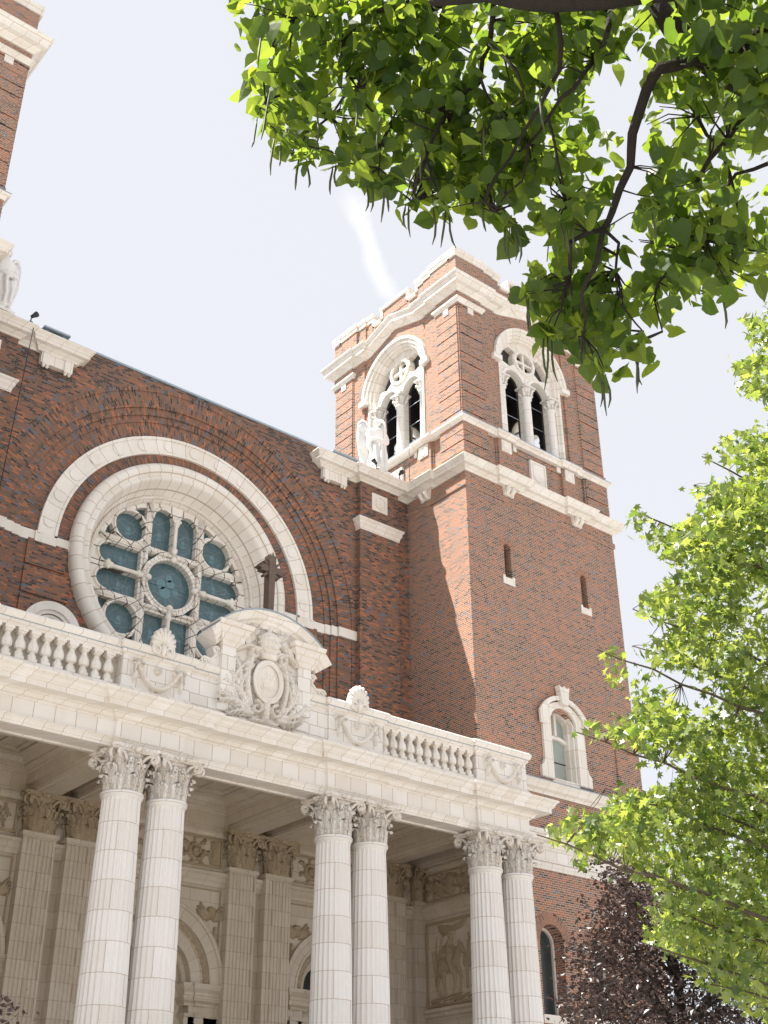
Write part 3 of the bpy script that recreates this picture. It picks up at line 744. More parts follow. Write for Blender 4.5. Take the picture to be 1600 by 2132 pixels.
# profile (radius, forward of y0)
ringsweep([(3.64, -.3), (3.66, .05), (3.64, .16), (3.56, .24), (3.44, .27), (3.34, .22), (3.28, .12), (3.24, .12), (3.20, .16), (3.14, .16), (3.10, .08),
           (3.05, .02), (2.86, -.52), (2.80, -.56), (2.76, -.54), (2.70, -.60), (2.70, -.66), (2.66, -.72), (2.66, -1.0), (3.6, -1.0)], YN + .12)
rose = part(r, 'rose_window', terra_rose)
def cen(x, z): return (rx + x, rz + z)
holes = [circ(rx, rz, .78, 48)]
def rot(p, k):
    x, z = p
    for _ in range(k): x, z = -z, x
    return cen(x, z)
rings = [(0, 0, .78)]
for k in range(4):
    cx_, cz_ = rot((1.51, 1.50), k); holes.append(circ(cx_, cz_, .50, 32)); rings.append((cx_ - rx, cz_ - rz, .50))
    for s in (-1, 1):
        a = s * .42
        pts = [(a - .36, 1.06), (a + .36, 1.06)]
        top = 2.06
        pts += [(a + .36 * math.cos(t), top + .36 * math.sin(t) * 1.12) for t in np.linspace(0, PI, 13)]
        holes.append([rot(p, k) for p in pts])
    # small corner triangles against the rim and next to the hub
    for (A) in ([(.99, 2.32), (.99, 1.80), (1.10, 1.98), (1.42, 2.13), (1.22, 2.26)], [(2.32, .99), (2.26, 1.22), (2.13, 1.42), (1.98, 1.10), (1.80, .99)], [(.84, .84), (.84, .52), (.52, .84)]):
        holes.append([rot(p, k) for p in A])
r = MB(); r.plate(circ(rx, rz, 2.68, 96), holes, YG - .16, YG + .04); part(r, 'tracery', terra_trac, rose)
r = MB()
for (cx_, cz_, rad) in rings:
    n_ = 40
    r.tube([(rx + cx_ + (rad + .04) * math.cos(2 * PI * i / n_), YG - .17, rz + cz_ + (rad + .04) * math.sin(2 * PI * i / n_)) for i in range(n_)], .042, 8, closed=True)
for k in range(4):                            # through bars, with a bead
    for s in (-1, 1):
        a = s * .92; L = math.sqrt(2.64 ** 2 - .92 ** 2)
        for d, rr in ((0, .06), (-.075, .028), (.075, .028)):
            p0, p1 = rot((a + d, .93), k), rot((a + d, L), k)
            r.tube([(p0[0], YG - .19, p0[1]), (p1[0], YG - .19, p1[1])], rr, 8)
        p0, p1 = rot((a, 0), k), rot((a, .96), k)
        r.tube([(p0[0], YG - .20, p0[1]), (p1[0], YG - .20, p1[1])], .065, 8)
        # round lancet heads
        pts = [rot((s * .42 + .37 * math.cos(t), 2.06 + .37 * math.sin(t) * 1.12), k) for t in np.linspace(0, PI, 12)]
        r.tube([(p[0], YG - .17, p[1]) for p in pts], .045, 7)
part(r, 'tracery_mouldings', terra_trac, rose)
for k in range(4):                            # slender column between the paired lights
    r = MB()
    seq = [(.98, .085), (1.06, .085), (1.10, .11), (1.16, .11), (1.20, .065), (1.95, .058), (1.98, .09), (2.12, .115), (2.20, .12), (2.22, .05)]
    pp = [rot((0, t), k) for t, _ in seq]
    r.tube([(p[0], YG - .22, p[1]) for p in pp], [q for _, q in seq], 12)
    for d in (-.1, .1):
        p = rot((d, 2.14), k); r.lathe([(.02, -.06), (.07, 0), (.02, .06)], p[0], YG - .26, 8, z=p[1])
    part(r, 'colonnette', terra_smooth, rose)
r = MB()
for k in range(8):
    a = k * PI / 4 if k % 2 == 0 else None
    if a is None: continue
    x_, z_ = rx + .80 * math.cos(a), rz + .80 * math.sin(a)
    r.lathe([(.03, -.1), (.10, -.05), (.11, .02), (.06, .08), (.02, .1)], x_, YG - .24, 10, z=z_)
# rope moulding
N_ = 260
for st in range(3):
    r.tube([(rx + (2.80 + .035 * math.cos(i * 1.1 + st * 2.1)) * math.cos(2 * PI * i / N_), YN + .12 + .50 - .035 * math.sin(i * 1.1 + st * 2.1) , rz + (2.80 + .035 * math.cos(i * 1.1 + st * 2.1)) * math.sin(2 * PI * i / N_)) for i in range(N_)], .032, 5, closed=True)
part(r, 'rope_moulding', terra_smooth, rose)
r = MB(); r.plate(circ(rx, rz, 2.7, 64), [], YG + .045, YG + .07); part(r, 'glazing', glass_teal, rose)
r = MB()                                      # pale leaded medallions showing through the storm glass
def medal(x, z, s):
    r = MB(); r.plate(circ(x, z, .012, 6), [], YG + .03, YG + .04)
    for q in (0, PI / 2, PI, 1.5 * PI):
        r.tube([(x + .16 * s * math.cos(q) + .17 * s * math.cos(t), YG + .040, z + .16 * s * math.sin(q) + .17 * s * math.sin(t)) for t in np.linspace(q - 1.9, q + 1.9, 14)], .007, 4)
    r.plate([(x + .08 * s * math.cos(t), z + .11 * s * math.sin(t)) for t in np.linspace(0, 2 * PI, 12)[:-1]], [], YG + .036, YG + .044)
    r.plate([(x - .12 * s, z - .2 * s), (x + .12 * s, z - .2 * s), (x + .05 * s, z - .08 * s), (x - .05 * s, z - .08 * s)], [], YG + .036, YG + .044)
    part(r, 'leaded_medallion', glass_light, rose)
for k in range(4):
    p = rot((1.49, 1.47), k); medal(p[0], p[1], .9)
    for s in (-1, 1):
        p = rot((s * .42, 1.62), k); medal(p[0], p[1], .8)
for rad in (.62, .66): r.tube([(rx + rad * math.cos(t), YG + .040, rz + rad * math.sin(t)) for t in np.linspace(0, 2 * PI, 40)], .008, 4)
for (dx, dz, q) in ((-.2, .05, .17), (.12, .12, .15), (.3, -.1, .12), (-.05, -.2, .2), (.05, .3, .12)):
    r.plate(circ(rx + dx, rz + dz, q, 9), [], YG + .037, YG + .044)
r.box(rx - .74, rx + .74, YG + .02, YG + .035, rz - .02, rz - .005)
part(r, 'leaded_figures', glass_light, rose)
# ================================================================== portico
YF, YC, YP, YW = 24.0, 24.30, 28.28, 28.55
PXL, PXR = 6.6, 25.12
PAIRS = [(7.25, 8.4), (12.58, 13.70), (18.44, 19.58), (23.60, 24.78)]
BRK = [(6.6, 8.9), (12.12, 13.90), (18.03, 19.85), (23.15, 25.12)]
def front_path(d=.07, xr=PXR, yend=25.95):
    p = []
    for i, (a, b) in enumerate(BRK):
        if i > 0: p += [(a, YF + d)]
        p += [(a, YF)] if i > 0 else []
        p += [(b, YF)]
        if i < 3: p += [(b, YF + d)]
    p = [(PXL, 26.0), (PXL, YF)] + p
    p[-1] = (xr, YF); p.append((xr, yend)); return p
fp = front_path()
e = MB()
e.sweep(fp, [(-.78, 9.30), (-.78, 9.10), (-.62, 9.08), (-.60, 9.12), (-.16, 9.12), (-.14, 9.08), (0, 9.08), (0, 9.14), (.02, 9.145), (.02, 9.205), (.035, 9.215), (.035, 9.24), (.07, 9.265), (.07, 9.285), (0, 9.30), (-.4, 9.35)])
part(e, 'architrave', terra)
e = MB(); e.sweep(fp, [(-.4, 9.29), (0, 9.295), (0, 9.665), (-.4, 9.67)]); part(e, 'frieze', terra_blocks)
e = MB()
e.sweep(fp, [(-.4, 9.66), (.02, 9.66), (.03, 9.70), (.10, 9.72), (.14, 9.80), (.17, 9.805), (.20, 9.83), (.46, 9.84), (.46, 9.96), (.49, 9.97), (.50, 9.99), (.53, 10.02), (.56, 10.09), (.62, 10.14), (.63, 10.19), (.60, 10.20), (-.1, 10.24), (-.4, 10.24)])
part(e, 'portico_cornice', terra)
e = MB()
e.sweep(fp, [(-.55, 10.235), (.08, 10.235), (.08, 10.42), (.04, 10.50), (.0, 10.54), (-.55, 10.54)])
part(e, 'balustrade_base', terra)
e = MB()
e.sweep(fp, [(-.42, 11.26), (.0, 11.26), (.02, 11.31), (.06, 11.33), (.06, 11.39), (.10, 11.42), (.14, 11.50), (.13, 11.57), (.09, 11.61), (-.42, 11.62)])
part(e, 'balustrade_rail', terra)
e = MB(); e.sweep(fp, [(0, 11.395), (.085, 11.395), (.085, 11.425), (0, 11.425)]); part(e, 'lightning_tape', lead)
dies = [(6.6, 8.9), (12.12, 13.90), (18.03, 19.80), (23.18, 25.12)]
for a, b in dies:
    e = MB(); e.box(a, b, YF + .003, YF + .45, 10.541, 11.259)
    if a < 23: part(e, 'balustrade_pedestal', terra_blocks)
e.box(PXR - .45, PXR - .004, YF + .45, 25.95, 10.541, 11.259)
part(e, 'balustrade_pedestal', terra_blocks)
e = MB(); e.box(13.90, 18.03, YF + .05, YF + .45, 10.541, 11.259); part(e, 'parapet_panel', terra_blocks)
for a, b in ((8.9, 12.12), (19.80, 23.18)):
    e = MB(); e.box(a, b, YF + .36, YF + .45, 10.54, 11.26); part(e, 'balustrade_backing', terra_smooth)
def baluster_mb():
    m = MB()
    m.box(-.10, .10, -.10, .10, 0, .07); m.lathe([(.105, .07), (.095, .16), (.06, .21), (.06, .225), (.115, .25), (.13, .32), (.12, .40), (.07, .50), (.058, .57), (.085, .575), (.085, .60)], 0, 0, 8, smooth=False, a0=PI / 8)
    m.box(-.085, .085, -.085, .085, .60, .64); m.box(-.11, .11, -.11, .11, .64, .72)
    return m
bal0 = None
xs = [9.08 + .306 * i for i in range(10)] + [19.98 + .302 * i for i in range(11)]
for x in xs:
    if bal0 is None: bal0 = part(baluster_mb(), 'baluster', terra_smooth, loc=(x, YF + .16, 10.54))
    else: copyobj(bal0, church, Matrix.Translation((x, YF + .16, 10.54 - GZ)))
# swags on the pedestals
def swag(mb, x, z, w=1.45, h=.62, y=YF, hh=.11):
    s = []
    for i in range(24):
        t0, t1 = i / 24, (i + 1) / 24
        f = lambda t: (x - w * .34 + w * .68 * t, z + h * .30 - h * .78 * (1 - (2 * t - 1) ** 2))
        a, b = f(t0), f(t1); r = .028 + .03 * math.sin(PI * (t0 + t1) / 2) + (.008 if i % 2 else -.006)
        s.append((*a, r, *b, r, hh * (1.2 if i % 2 else .9)))
    for k in range(8):
        a = k * PI / 4; s.append((x + .05 * math.cos(a), z + .16 + .05 * math.sin(a), .026, x + .08 * math.cos(a), z + .16 + .08 * math.sin(a), .024, hh))
    s.append((x, z + .16, .03, x, z + .16, .03, hh * 1.4))
    for sg in (-1, 1):
        ex, ez = x + sg * w * .35, z + h * .34
        s += spiral(ex + sg * .07, ez + .02, .10, .9, 0 if sg > 0 else PI, .02, hh, sg) + spiral(ex - sg * .12, ez + .02, .10, 1.1, PI / 2, .02, hh, -sg)
        s += [(ex, ez, .05, ex, ez, .05, hh * 1.5)]
        s += [(ex + sg * .04, ez - .05, .03, ex + sg * .07, ez - .22, .02, hh), (ex + sg * .04, ez - .24, .05, ex + sg * .05, ez - .36, .045, hh * 1.3), (ex + sg * .05, ez - .4, .025, ex + sg * .05, ez - .46, .01, hh)]
        s += stroke([(ex + sg * (.10 + .03 * math.sin(5 * t)), ez - .05 - .35 * t) for t in np.linspace(0, 1, 7)], .018, .012, hh)
    relief(mb, s, x - w / 2, z - h / 2 - .05, w, h + .12, .02, y)
for (a, b) in dies[1:]:
    m = MB(); swag(m, (a + b) / 2 + .02, 10.90, min(1.6, b - a - .1)); part(m, 'garland_relief', terra_smooth)
# scroll and shell finials on two pedestals
def shell_mb():
    m = MB()
    for sg in (-1, 1):                        # paired volutes rolling outward
        pts = []
        for i in range(30):
            t = i / 29; a = PI / 2 + (-sg) * t * 3.4 * PI; r = .17 * (1 - .72 * t)
            pts.append((sg * .23 + r * math.cos(a), -.15 - .02 * t, .16 + r * math.sin(a)))
        m.tube(pts, [.05 - .02 * i / 29 for i in range(30)], 7)
        m.plate(circ(sg * .23, .16, .17, 18), [], -.13, .16)
        m.tube([(sg * .36, -.02, .14), (sg * .48, 0, .02), (sg * .64, 0, -.02), (sg * .80, 0, .0)], [.09, .07, .06, .03], 8)
    m.plate([(-.20, -.02), (.20, -.02), (.20, .36), (-.20, .36)], [], -.14, .14)
    m.tube([(0, -.14, -.05), (0, -.17, .10), (0, -.15, .28)], [.05, .09, .10], 8)
    for k in range(9):
        a = PI * (k + .5) / 9 * 1.1 - .157; r = .37 + .06 * math.sin(a)
        m.tube([(.05 * math.cos(a), -.08, .30), (.6 * r * math.cos(a), -.15, .33 + .6 * r * math.sin(a)), (r * math.cos(a), -.13, .33 + r * math.sin(a)), (r * 1.05 * math.cos(a), -.02, .33 + r * 1.0 * math.sin(a))], [.05, .072, .082, .045], 7)
    m.plate(arc_pts(0, .33, .36, -.2, PI + .2, 14), [], -.06, .10)
    return m
m = shell_mb(); sh0 = part(m, 'shell_finial', terra_smooth, loc=(13.05, YF - .02, 11.42), recalc=True); sh0.scale = (.72, .85, .86)
copyobj(sh0, church, Matrix.Translation((18.90, YF - .02, 11.42 - GZ)) @ Matrix.Diagonal((.72, .85, .86, 1)))
copyobj(sh0, church, Matrix.Translation((7.7, YF - .02, 11.42 - GZ)) @ Matrix.Diagonal((.72, .85, .86, 1)))
# ---- the central pediment with its crest
PX = 16.02
m = MB()
hw, rise, sp = 1.62, .70, 12.62
rr = (hw * hw + rise * rise) / (2 * rise); aa = math.asin(hw / rr); cz = sp + rise - rr
def seg(r, n=28, a=None):
    a = a or aa; return [(PX + r * math.sin(t), cz + r * math.cos(t)) for t in np.linspace(-a, a, n)]
body = [(PX - 1.34, 10.55), (PX + 1.34, 10.55), (PX + 1.34, 12.28)] + seg(rr - .40, 20, math.asin(1.42 / (rr - .40)))[::-1] + [(PX - 1.34, 12.30)]
m.plate(body, [], YF - .0, YF + .55)
for s in (-1, 1):
    x0, x1 = sorted((PX + s * .94, PX + s * 1.335)); m.box(x0, x1, YF - .10, YF - .001, 10.9, 12.22)
ped = part(m, 'pediment', terra_blocks)
m = MB()
m.sweep(seg(rr - .40, 30, math.asin(1.50 / (rr - .4))), [(-.0, -.4), (.0, .10), (.06, .12), (.10, .18), (.16, .20), (.20, .27), (.30, .30), (.36, .34), (.40, .34), (.40, -.40)], y0=YF)
for s in (-1, 1):
    xa, xb = (PX - 1.34, PX - .88) if s < 0 else (PX + .88, PX + 1.34)
    pth = [(xa, YF + .5), (xa, YF - .12), (xb, YF - .12), (xb, YF + .1)]
    m.sweep(pth, [(-.2, 12.16), (.03, 12.16), (.05, 12.26), (.10, 12.30), (.11, 12.42), (.17, 12.46), (.19, 12.56), (.26, 12.64), (.28, 12.72), (-.2, 12.74)])
part(m, 'pediment_cornice', terra, ped)
m = MB(); m.sweep(seg(rr + .005, 30, aa * .995), [(0, -.42), (0, .36), (.03, .36), (.03, -.42)], y0=YF); part(m, 'arched_flashing', lead, ped)
for s in (-1, 1):                             # scroll brackets either side
    m = MB()
    bx = PX + s * 1.34
    out = [(bx, 12.14), (bx + s * .22, 12.10), (bx + s * .16, 11.95), (bx + s * .14, 11.86), (bx + s * .30, 11.74), (bx + s * .52, 11.70), (bx + s * .58, 11.62), (bx, 11.60)]
    m.plate(out if s > 0 else out[::-1], [], YF + .02, YF + .34)
    for (cx_, cz_, r0) in ((bx + s * .42, 11.66, .12), (bx + s * .12, 12.02, .10)):
        pts = [(cx_ + r0 * (1 - .8 * t) * math.cos(s * 9 * t), YF + .0, cz_ + r0 * (1 - .8 * t) * math.sin(9 * t)) for t in np.linspace(0, 1, 22)]
        m.tube(pts, [.035 - .015 * t for t in np.linspace(0, 1, 22)], 6)
    m.tube([(bx + s * .18, YF + .02, 12.05), (bx + s * .10, YF + .02, 11.88), (bx + s * .24, YF + .02, 11.74), (bx + s * .44, YF + .02, 11.76)], [.05, .045, .045, .05], 7)
    part(m, 'scroll_bracket', terra_smooth, ped, recalc=True)
m = MB()
S = []
oz = 11.50
for sg in (-1, 1):
    # big C-scroll frame of the cartouche
    S += stroke([(PX + sg * (.46 + .12 * math.sin(PI * t) + .0), oz + .62 - 1.28 * t) for t in np.linspace(0, 1, 14)], .085, .075, .17)
    S += spiral(PX + sg * .40, oz + .66, .20, 1.1, PI if sg > 0 else 0, .07, .20, -sg)
    S += spiral(PX + sg * .30, oz - .72, .18, 1.1, PI / 2, .06, .18, sg)
    S += stroke([(PX + sg * (.42 + .32 * math.sin(PI * t)), oz + .35 - 1.25 * t) for t in np.linspace(0, 1, 12)], .06, .04, .13)
    S += stroke([(PX + sg * (.55 + .42 * math.sin(PI * t)), oz + .45 - 1.35 * t) for t in np.linspace(0, 1, 12)], .05, .05, .11)
    # banderole and little standard with a cross
    S += stroke([(PX + sg * (.34 + .55 * t), oz + .74 + .10 * math.sin(4 * t)) for t in np.linspace(0, 1, 8)], .07, .05, .19)
    S += [(PX + sg * .66, oz + .98, .17, PX + sg * .84, oz + .88, .17, .14)]
    # side acanthus
    for k, (ax, az, ang, L, w) in enumerate(((.62, .2, 1.9, .62, .20), (.78, -.1, 1.3, .55, .20), (.55, -.62, .55, .80, .26), (.50, -.78, .05, .85, .24), (.40, -.88, -.25, .70, .2), (.70, -.45, .9, .6, .2), (.85, -.7, .3, .5, .18))):
        S += leafrel(PX + sg * ax, oz + az, ang if sg > 0 else PI - ang - .5, L, w, .13)
    S += cherub(PX + sg * .52, oz + 1.33, .20, .13, .8)
    S += [(PX + sg * .52, oz + 1.12, .17, PX + sg * .62, oz + .95, .14, .13)]
S += [(PX, oz - .55, .14, PX, oz - .95, .10, .19), (PX - .35, oz - 1.02, .06, PX + .35, oz - 1.02, .06, .12)]
relief(m, [(a, b * 1.0, c, d, e_, g_, h_ * 1.15) for a, b, c, d, e_, g_, h_ in S], PX - 1.36, 10.42, 2.72, 2.64, .022, YF - .002)
part(m, 'crest_carving', terra_carved, ped)
m = MB()
n_ = 44
for (ra, rb, rad, y) in ((.40, .52, .055, -.16), (.335, .455, .028, -.19)):
    m.tube([(PX + ra * math.cos(2 * PI * i / n_), YF + y, oz + rb * math.sin(2 * PI * i / n_)) for i in range(n_)], rad, 8, closed=True)
m.plate([(PX + .36 * math.cos(2 * PI * i / 36), oz + .48 * math.sin(2 * PI * i / 36)) for i in range(36)], [], YF - .15, YF)
L = [(PX - .12, oz + .02, .07, PX + .12, oz + .0, .08, .03), (PX + .13, oz + .05, .05, PX + .19, oz + .16, .05, .03), (PX - .12, oz - .0, .025, PX - .13, oz - .13, .02, .02), (PX + .12, oz, .025, PX + .13, oz - .13, .02, .02),
     (PX - .02, oz + .0, .02, PX - .05, oz + .26, .015, .02), (PX - .12, oz + .16, .015, PX + .06, oz + .18, .015, .02)]
L += [(PX - .18 + .06 * k, oz - .17, .02, PX - .18 + .06 * k, oz - .22, .015, .02) for k in range(7)]
relief(m, L, PX - .3, oz - .4, .6, .8, .012, YF - .151)
part(m, 'cartouche', terra_smooth, ped)
m = MB()                                      # papal tiara
m.lathe([(.17, 0), (.21, .03), (.22, .10), (.235, .14), (.20, .16), (.26, .22), (.29, .25), (.275, .30), (.27, .36), (.31, .40), (.29, .44), (.27, .52), (.29, .55), (.25, .60), (.20, .68), (.11, .74), (.05, .77), (.06, .81), (.02, .85)], PX, YF - .12, 24, z=12.08, sy=.8)
for zz, rr_ in ((.25, .29), (.42, .305), (.57, .28)):
    for k in range(10):
        a = -PI + PI * k / 9; m.lathe([(.01, -.04), (.035, 0), (.01, .04)], PX + rr_ * math.cos(a), YF - .12 + .8 * rr_ * math.sin(a), 6, z=12.08 + zz)
m.box(PX - .012, PX + .012, YF - .13, YF - .11, 12.92, 13.04); m.box(PX - .045, PX + .045, YF - .13, YF - .11, 12.97, 12.995)
part(m, 'tiara', terra_smooth, ped)
for sg in (-1, 1):                            # crosses cut on the two standards
    m = MB(); x, z = PX + sg * .75, oz + .93; M0 = Matrix.Translation((x, 0, z)) @ Matrix.Rotation(-.25 * 1, 4, 'Y'); m.T = M0
    m.box(-.16, .16, YF - .16, YF - .02, -.15, .15, 0); m.box(-.012, .012, YF - .166, YF - .159, -.11, .11, 1); m.box(-.05, .05, YF - .167, YF - .159, .02, .04, 1)
    part(m, 'standard', [terra_smooth, dark_in], ped)
# ---- columns
def shaft_mb():
    m = MB(); nf = 24; dep = [0, 0, .55, 1, 1, .55]; n = nf * len(dep)
    zs = [-1.0, 1.5, 3.5, 5.5, 7.0, 7.9, 7.98]; rs = [.53, .525, .508, .475, .445, .425, .423]
    v = []; f = []
    for j, (z, r) in enumerate(zip(zs, rs)):
        for i in range(n):
            d = dep[i % len(dep)] * .034 * (0 if j in (6,) else 1)
            a = 2 * PI * i / n; v.append(((r - d) * math.cos(a), (r - d) * math.sin(a), z))
    for j in range(len(zs) - 1):
        for i in range(n): f.append((j * n + i, j * n + (i + 1) % n, (j + 1) * n + (i + 1) % n, (j + 1) * n + i))
    m.add(v, f)
    m.lathe([(.42, 7.97), (.445, 7.99), (.445, 8.03), (.475, 8.05), (.485, 8.08), (.475, 8.115), (.42, 8.13)], 0, 0, 40)
    m.lathe([(.66, -1.2), (.70, -1.12), (.62, -1.05), (.56, -1.0), (.53, -.98)], 0, 0, 32)
    m.box(-.72, .72, -.72, .72, GZ, -1.2)
    return m
def leaf3d(m, a, r0, z0, h, w, out, nl=3):
    ts = [0, .2, .4, .6, .78, .9, 1.0, 1.02]; ro = [0, .01, .03, .08, .2, .5, .95, 1.0]; zo = [0, .25, .5, .74, .93, 1.0, .93, .80]
    ca, sa = math.cos(a), math.sin(a); v = []; f = []
    cs = [-1, -.55, -.15, 0, .15, .55, 1]; bulge = [-.03, .045, .0, .055, .0, .045, -.03]
    for j, t in enumerate(ts):
        ww = w * (0.75 + .35 * math.sin(PI * min(t, 1) * .9)) * (1 - .75 * max(0, (t - .8) / .22)) * (1 + .13 * math.cos(t * 2 * PI * nl))
        for c, bu in zip(cs, bulge):
            r = r0 + out * ro[j] + bu; z = z0 + h * zo[j] - abs(c) * .02
            x, y = ca * r - sa * c * ww, sa * r + ca * c * ww; v.append((x, y, z))
    n = len(cs)
    for j in range(len(ts) - 1):
        for i in range(n - 1): f.append((j * n + i, j * n + i + 1, (j + 1) * n + i + 1, (j + 1) * n + i))
    m.add(v, f, 0, True)
def capital_mb():
    m = MB()
    m.lathe([(.39, 0), (.37, .35), (.38, .6), (.43, .75), (.50, .84)], 0, 0, 32)
    for k in range(8): leaf3d(m, k * PI / 4, .405, .0, .36, .118, .16)
    for k in range(8): leaf3d(m, k * PI / 4 + PI / 8, .395, .14, .48, .112, .19)
    for k in range(4):
        a = PI / 4 + k * PI / 2; ca, sa = math.cos(a), math.sin(a)
        for s in (-1, 1):                     # stems rising into the corner volutes
            pts = []; a0 = a - s * .52
            for t in np.linspace(0, 1, 7):
                aa_ = a0 + s * .40 * t; r = .44 + .24 * t ** 1.6; pts.append((r * math.cos(aa_), r * math.sin(aa_), .46 + .36 * math.sin(t * PI / 2)))
            rr0 = math.hypot(pts[-1][0], pts[-1][1]); ae = a0 + s * .40
            for t in np.linspace(.08, 1, 16):
                q = .105 * (1 - .75 * t); th = PI / 2 - t * 3.3 * PI
                r = rr0 + .02 + q * math.cos(th) * 1.0; z = .73 + q * math.sin(th)
                pts.append((r * math.cos(ae), r * math.sin(ae), z))
            m.tube(pts, [.032 + .012 * min(1, i / 6) - .012 * max(0, (i - 8) / 14) for i in range(len(pts))], 6)
        b = k * PI / 2; cb, sb = math.cos(b), math.sin(b)
        for s in (-1, 1):                     # small inner helices on each face
            pts = []
            for t in np.linspace(0, 1, 15):
                if t < .4: u = s * (.22 - .16 * (t / .4)); z = .46 + .26 * (t / .4) ** .7; 
                else:
                    th = PI / 2 + s * 0 + (t - .4) / .6 * 2.6 * PI; q = .062 * (1 - .6 * (t - .4) / .6); u = s * (.085 + q * math.cos(th) * -1 * 1.0); z = .665 + q * math.sin(th)
                r = .49; pts.append((cb * r - sb * u, sb * r + cb * u, z))
            m.tube(pts, .022, 5)
        leaf3d(m, b + .0, .44, .40, .30, .07, .10, 2)
        m.lathe([(.02, -.07), (.08, -.03), (.09, .03), (.03, .08)], cb * .56, sb * .56, 8, z=.89)
        for s in (-1, 1): m.lathe([(.02, -.04), (.06, 0), (.02, .04)], cb * .57 - sb * s * .12, sb * .57 + cb * s * .12, 7, z=.90)
    pl = []
    for k in range(4):
        a = PI / 4 + k * PI / 2
        pl += [(.82 * math.cos(a - .09), .82 * math.sin(a - .09)), (.82 * math.cos(a + .09), .82 * math.sin(a + .09))]
        for t in (.25, .5, .75):
            b = a + .09 + (PI / 2 - .18) * t; r = .545 + .28 * abs(2 * t - 1) ** 2 * 0.35; pl.append((r * math.cos(b), r * math.sin(b)))
    m.prism([(x * .95, y * .95) for x, y in pl], .83, .88); m.prism(pl, .8801, .95)
    return m
col0 = None
for pr in PAIRS:
    for x in pr:
        if col0 is None:
            col0 = part(shaft_mb(), 'column', terra_shaft, loc=(x, YC, 0))
            cap0 = part(capital_mb(), 'capital', terra_carved, col0, loc=(0, 0, 8.13))
        else: copyobj(col0, church, Matrix.Translation((x, YC, -GZ)))
# ---- porch: back wall, pilasters, side wall
def fluted_plan(hw, y0, y1, nf=7, d=.035):
    pts = [(-hw, y1), (-hw, y0)]; w = (2 * hw - .08) / nf
    for k in range(nf):
        x = -hw + .04 + w * k
        pts += [(x + w * .12, y0), (x + w * .2, y0 + d * .8), (x + w * .5, y0 + d), (x + w * .8, y0 + d * .8), (x + w * .88, y0)]
    return pts + [(hw, y0), (hw, y1)]
capP = capital_mb()
pil0 = None
def pil_mb(hw):
    m = MB(); m.prism(fluted_plan(hw, 0, .3), -1.2, 8.00, caps=True)
    m.box(-hw - .02, hw + .02, -.02, .3, 7.98, 8.03); m.box(-hw - .05, hw + .05, -.05, .3, 8.031, 8.13); m.box(-hw - .1, hw + .1, -.1, .3, GZ, -1.2)
    return m
def place_pil(x, y, rot=0, sx=1.0):
    global pil0, pcap0
    if pil0 is None:
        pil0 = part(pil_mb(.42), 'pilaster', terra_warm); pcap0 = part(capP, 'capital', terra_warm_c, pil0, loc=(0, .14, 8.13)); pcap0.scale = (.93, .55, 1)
        pil0.matrix_local = Matrix.Translation((x, y, -GZ)) @ Matrix.Rotation(rot, 4, 'Z') @ Matrix.Diagonal((sx, 1, 1, 1))
    else: copyobj(pil0, church, Matrix.Translation((x, y, -GZ)) @ Matrix.Rotation(rot, 4, 'Z') @ Matrix.Diagonal((sx, 1, 1, 1)))
for x in (7.25, 8.40, 12.58, 13.72, 18.46, 19.62, 23.74): place_pil(x, YP)
place_pil(24.78, YP + .05, 0, .5)
BAYS = [(9.45, 16.08 * 2 - 21.68, 12.16, 0), (14.14, 16.08, 18.04, 1), (20.04, 21.68, 23.32, 0)]
w = MB()
XS = 25.0
hol = [arch(b[1], 5.15 if b[3] else 5.30, 1.12 if b[3] else .98, GZ + .01, 24) for b in BAYS]
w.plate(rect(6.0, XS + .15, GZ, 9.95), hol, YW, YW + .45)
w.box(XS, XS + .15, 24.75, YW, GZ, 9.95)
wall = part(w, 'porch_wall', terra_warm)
LP = [(-.1, 7.62), (.03, 7.62), (.05, 7.70), (.10, 7.76), (.10, 7.86), (.16, 7.90), (.16, 7.97), (.02, 8.02), (-.1, 8.02)]
for (xa, xm, xb, big) in BAYS:                # ledge under the frieze
    w = MB()
    w.sweep([(xa, YW), (xb, YW)], [(-.1, 7.62), (.03, 7.62), (.05, 7.70), (.10, 7.76), (.10, 7.86), (.16, 7.90), (.16, 7.97), (.02, 8.02), (-.1, 8.02)])
    part(w, 'porch_ledge', terra_warm, wall)
    w = MB(); w.sweep([(xa, YW), (xb, YW)], [(-.1, 8.92), (.02, 8.92), (.06, 9.0), (.06, 9.08), (-.1, 9.10)]); part(w, 'porch_ledge', terra_warm, wall)
for pth, pf in [([(xa, YW), (xb, YW)], LP) for xa, xb in ((13.0, 13.3), (18.88, 19.2), (24.16, 24.57))] + [([(XS, YW), (XS, 24.8)], q) for q in (LP, [(-.1, 4.75), (.03, 4.75), (.06, 4.85), (.14, 4.90), (.14, 4.98), (.22, 5.02), (.22, 5.10), (-.1, 5.14)], [(-.1, 8.96), (.02, 8.96), (.05, 9.02), (.05, 9.08), (-.1, 9.10)])]:
    w = MB(); w.sweep(pth, pf); part(w, 'porch_ledge', terra_warm, wall)
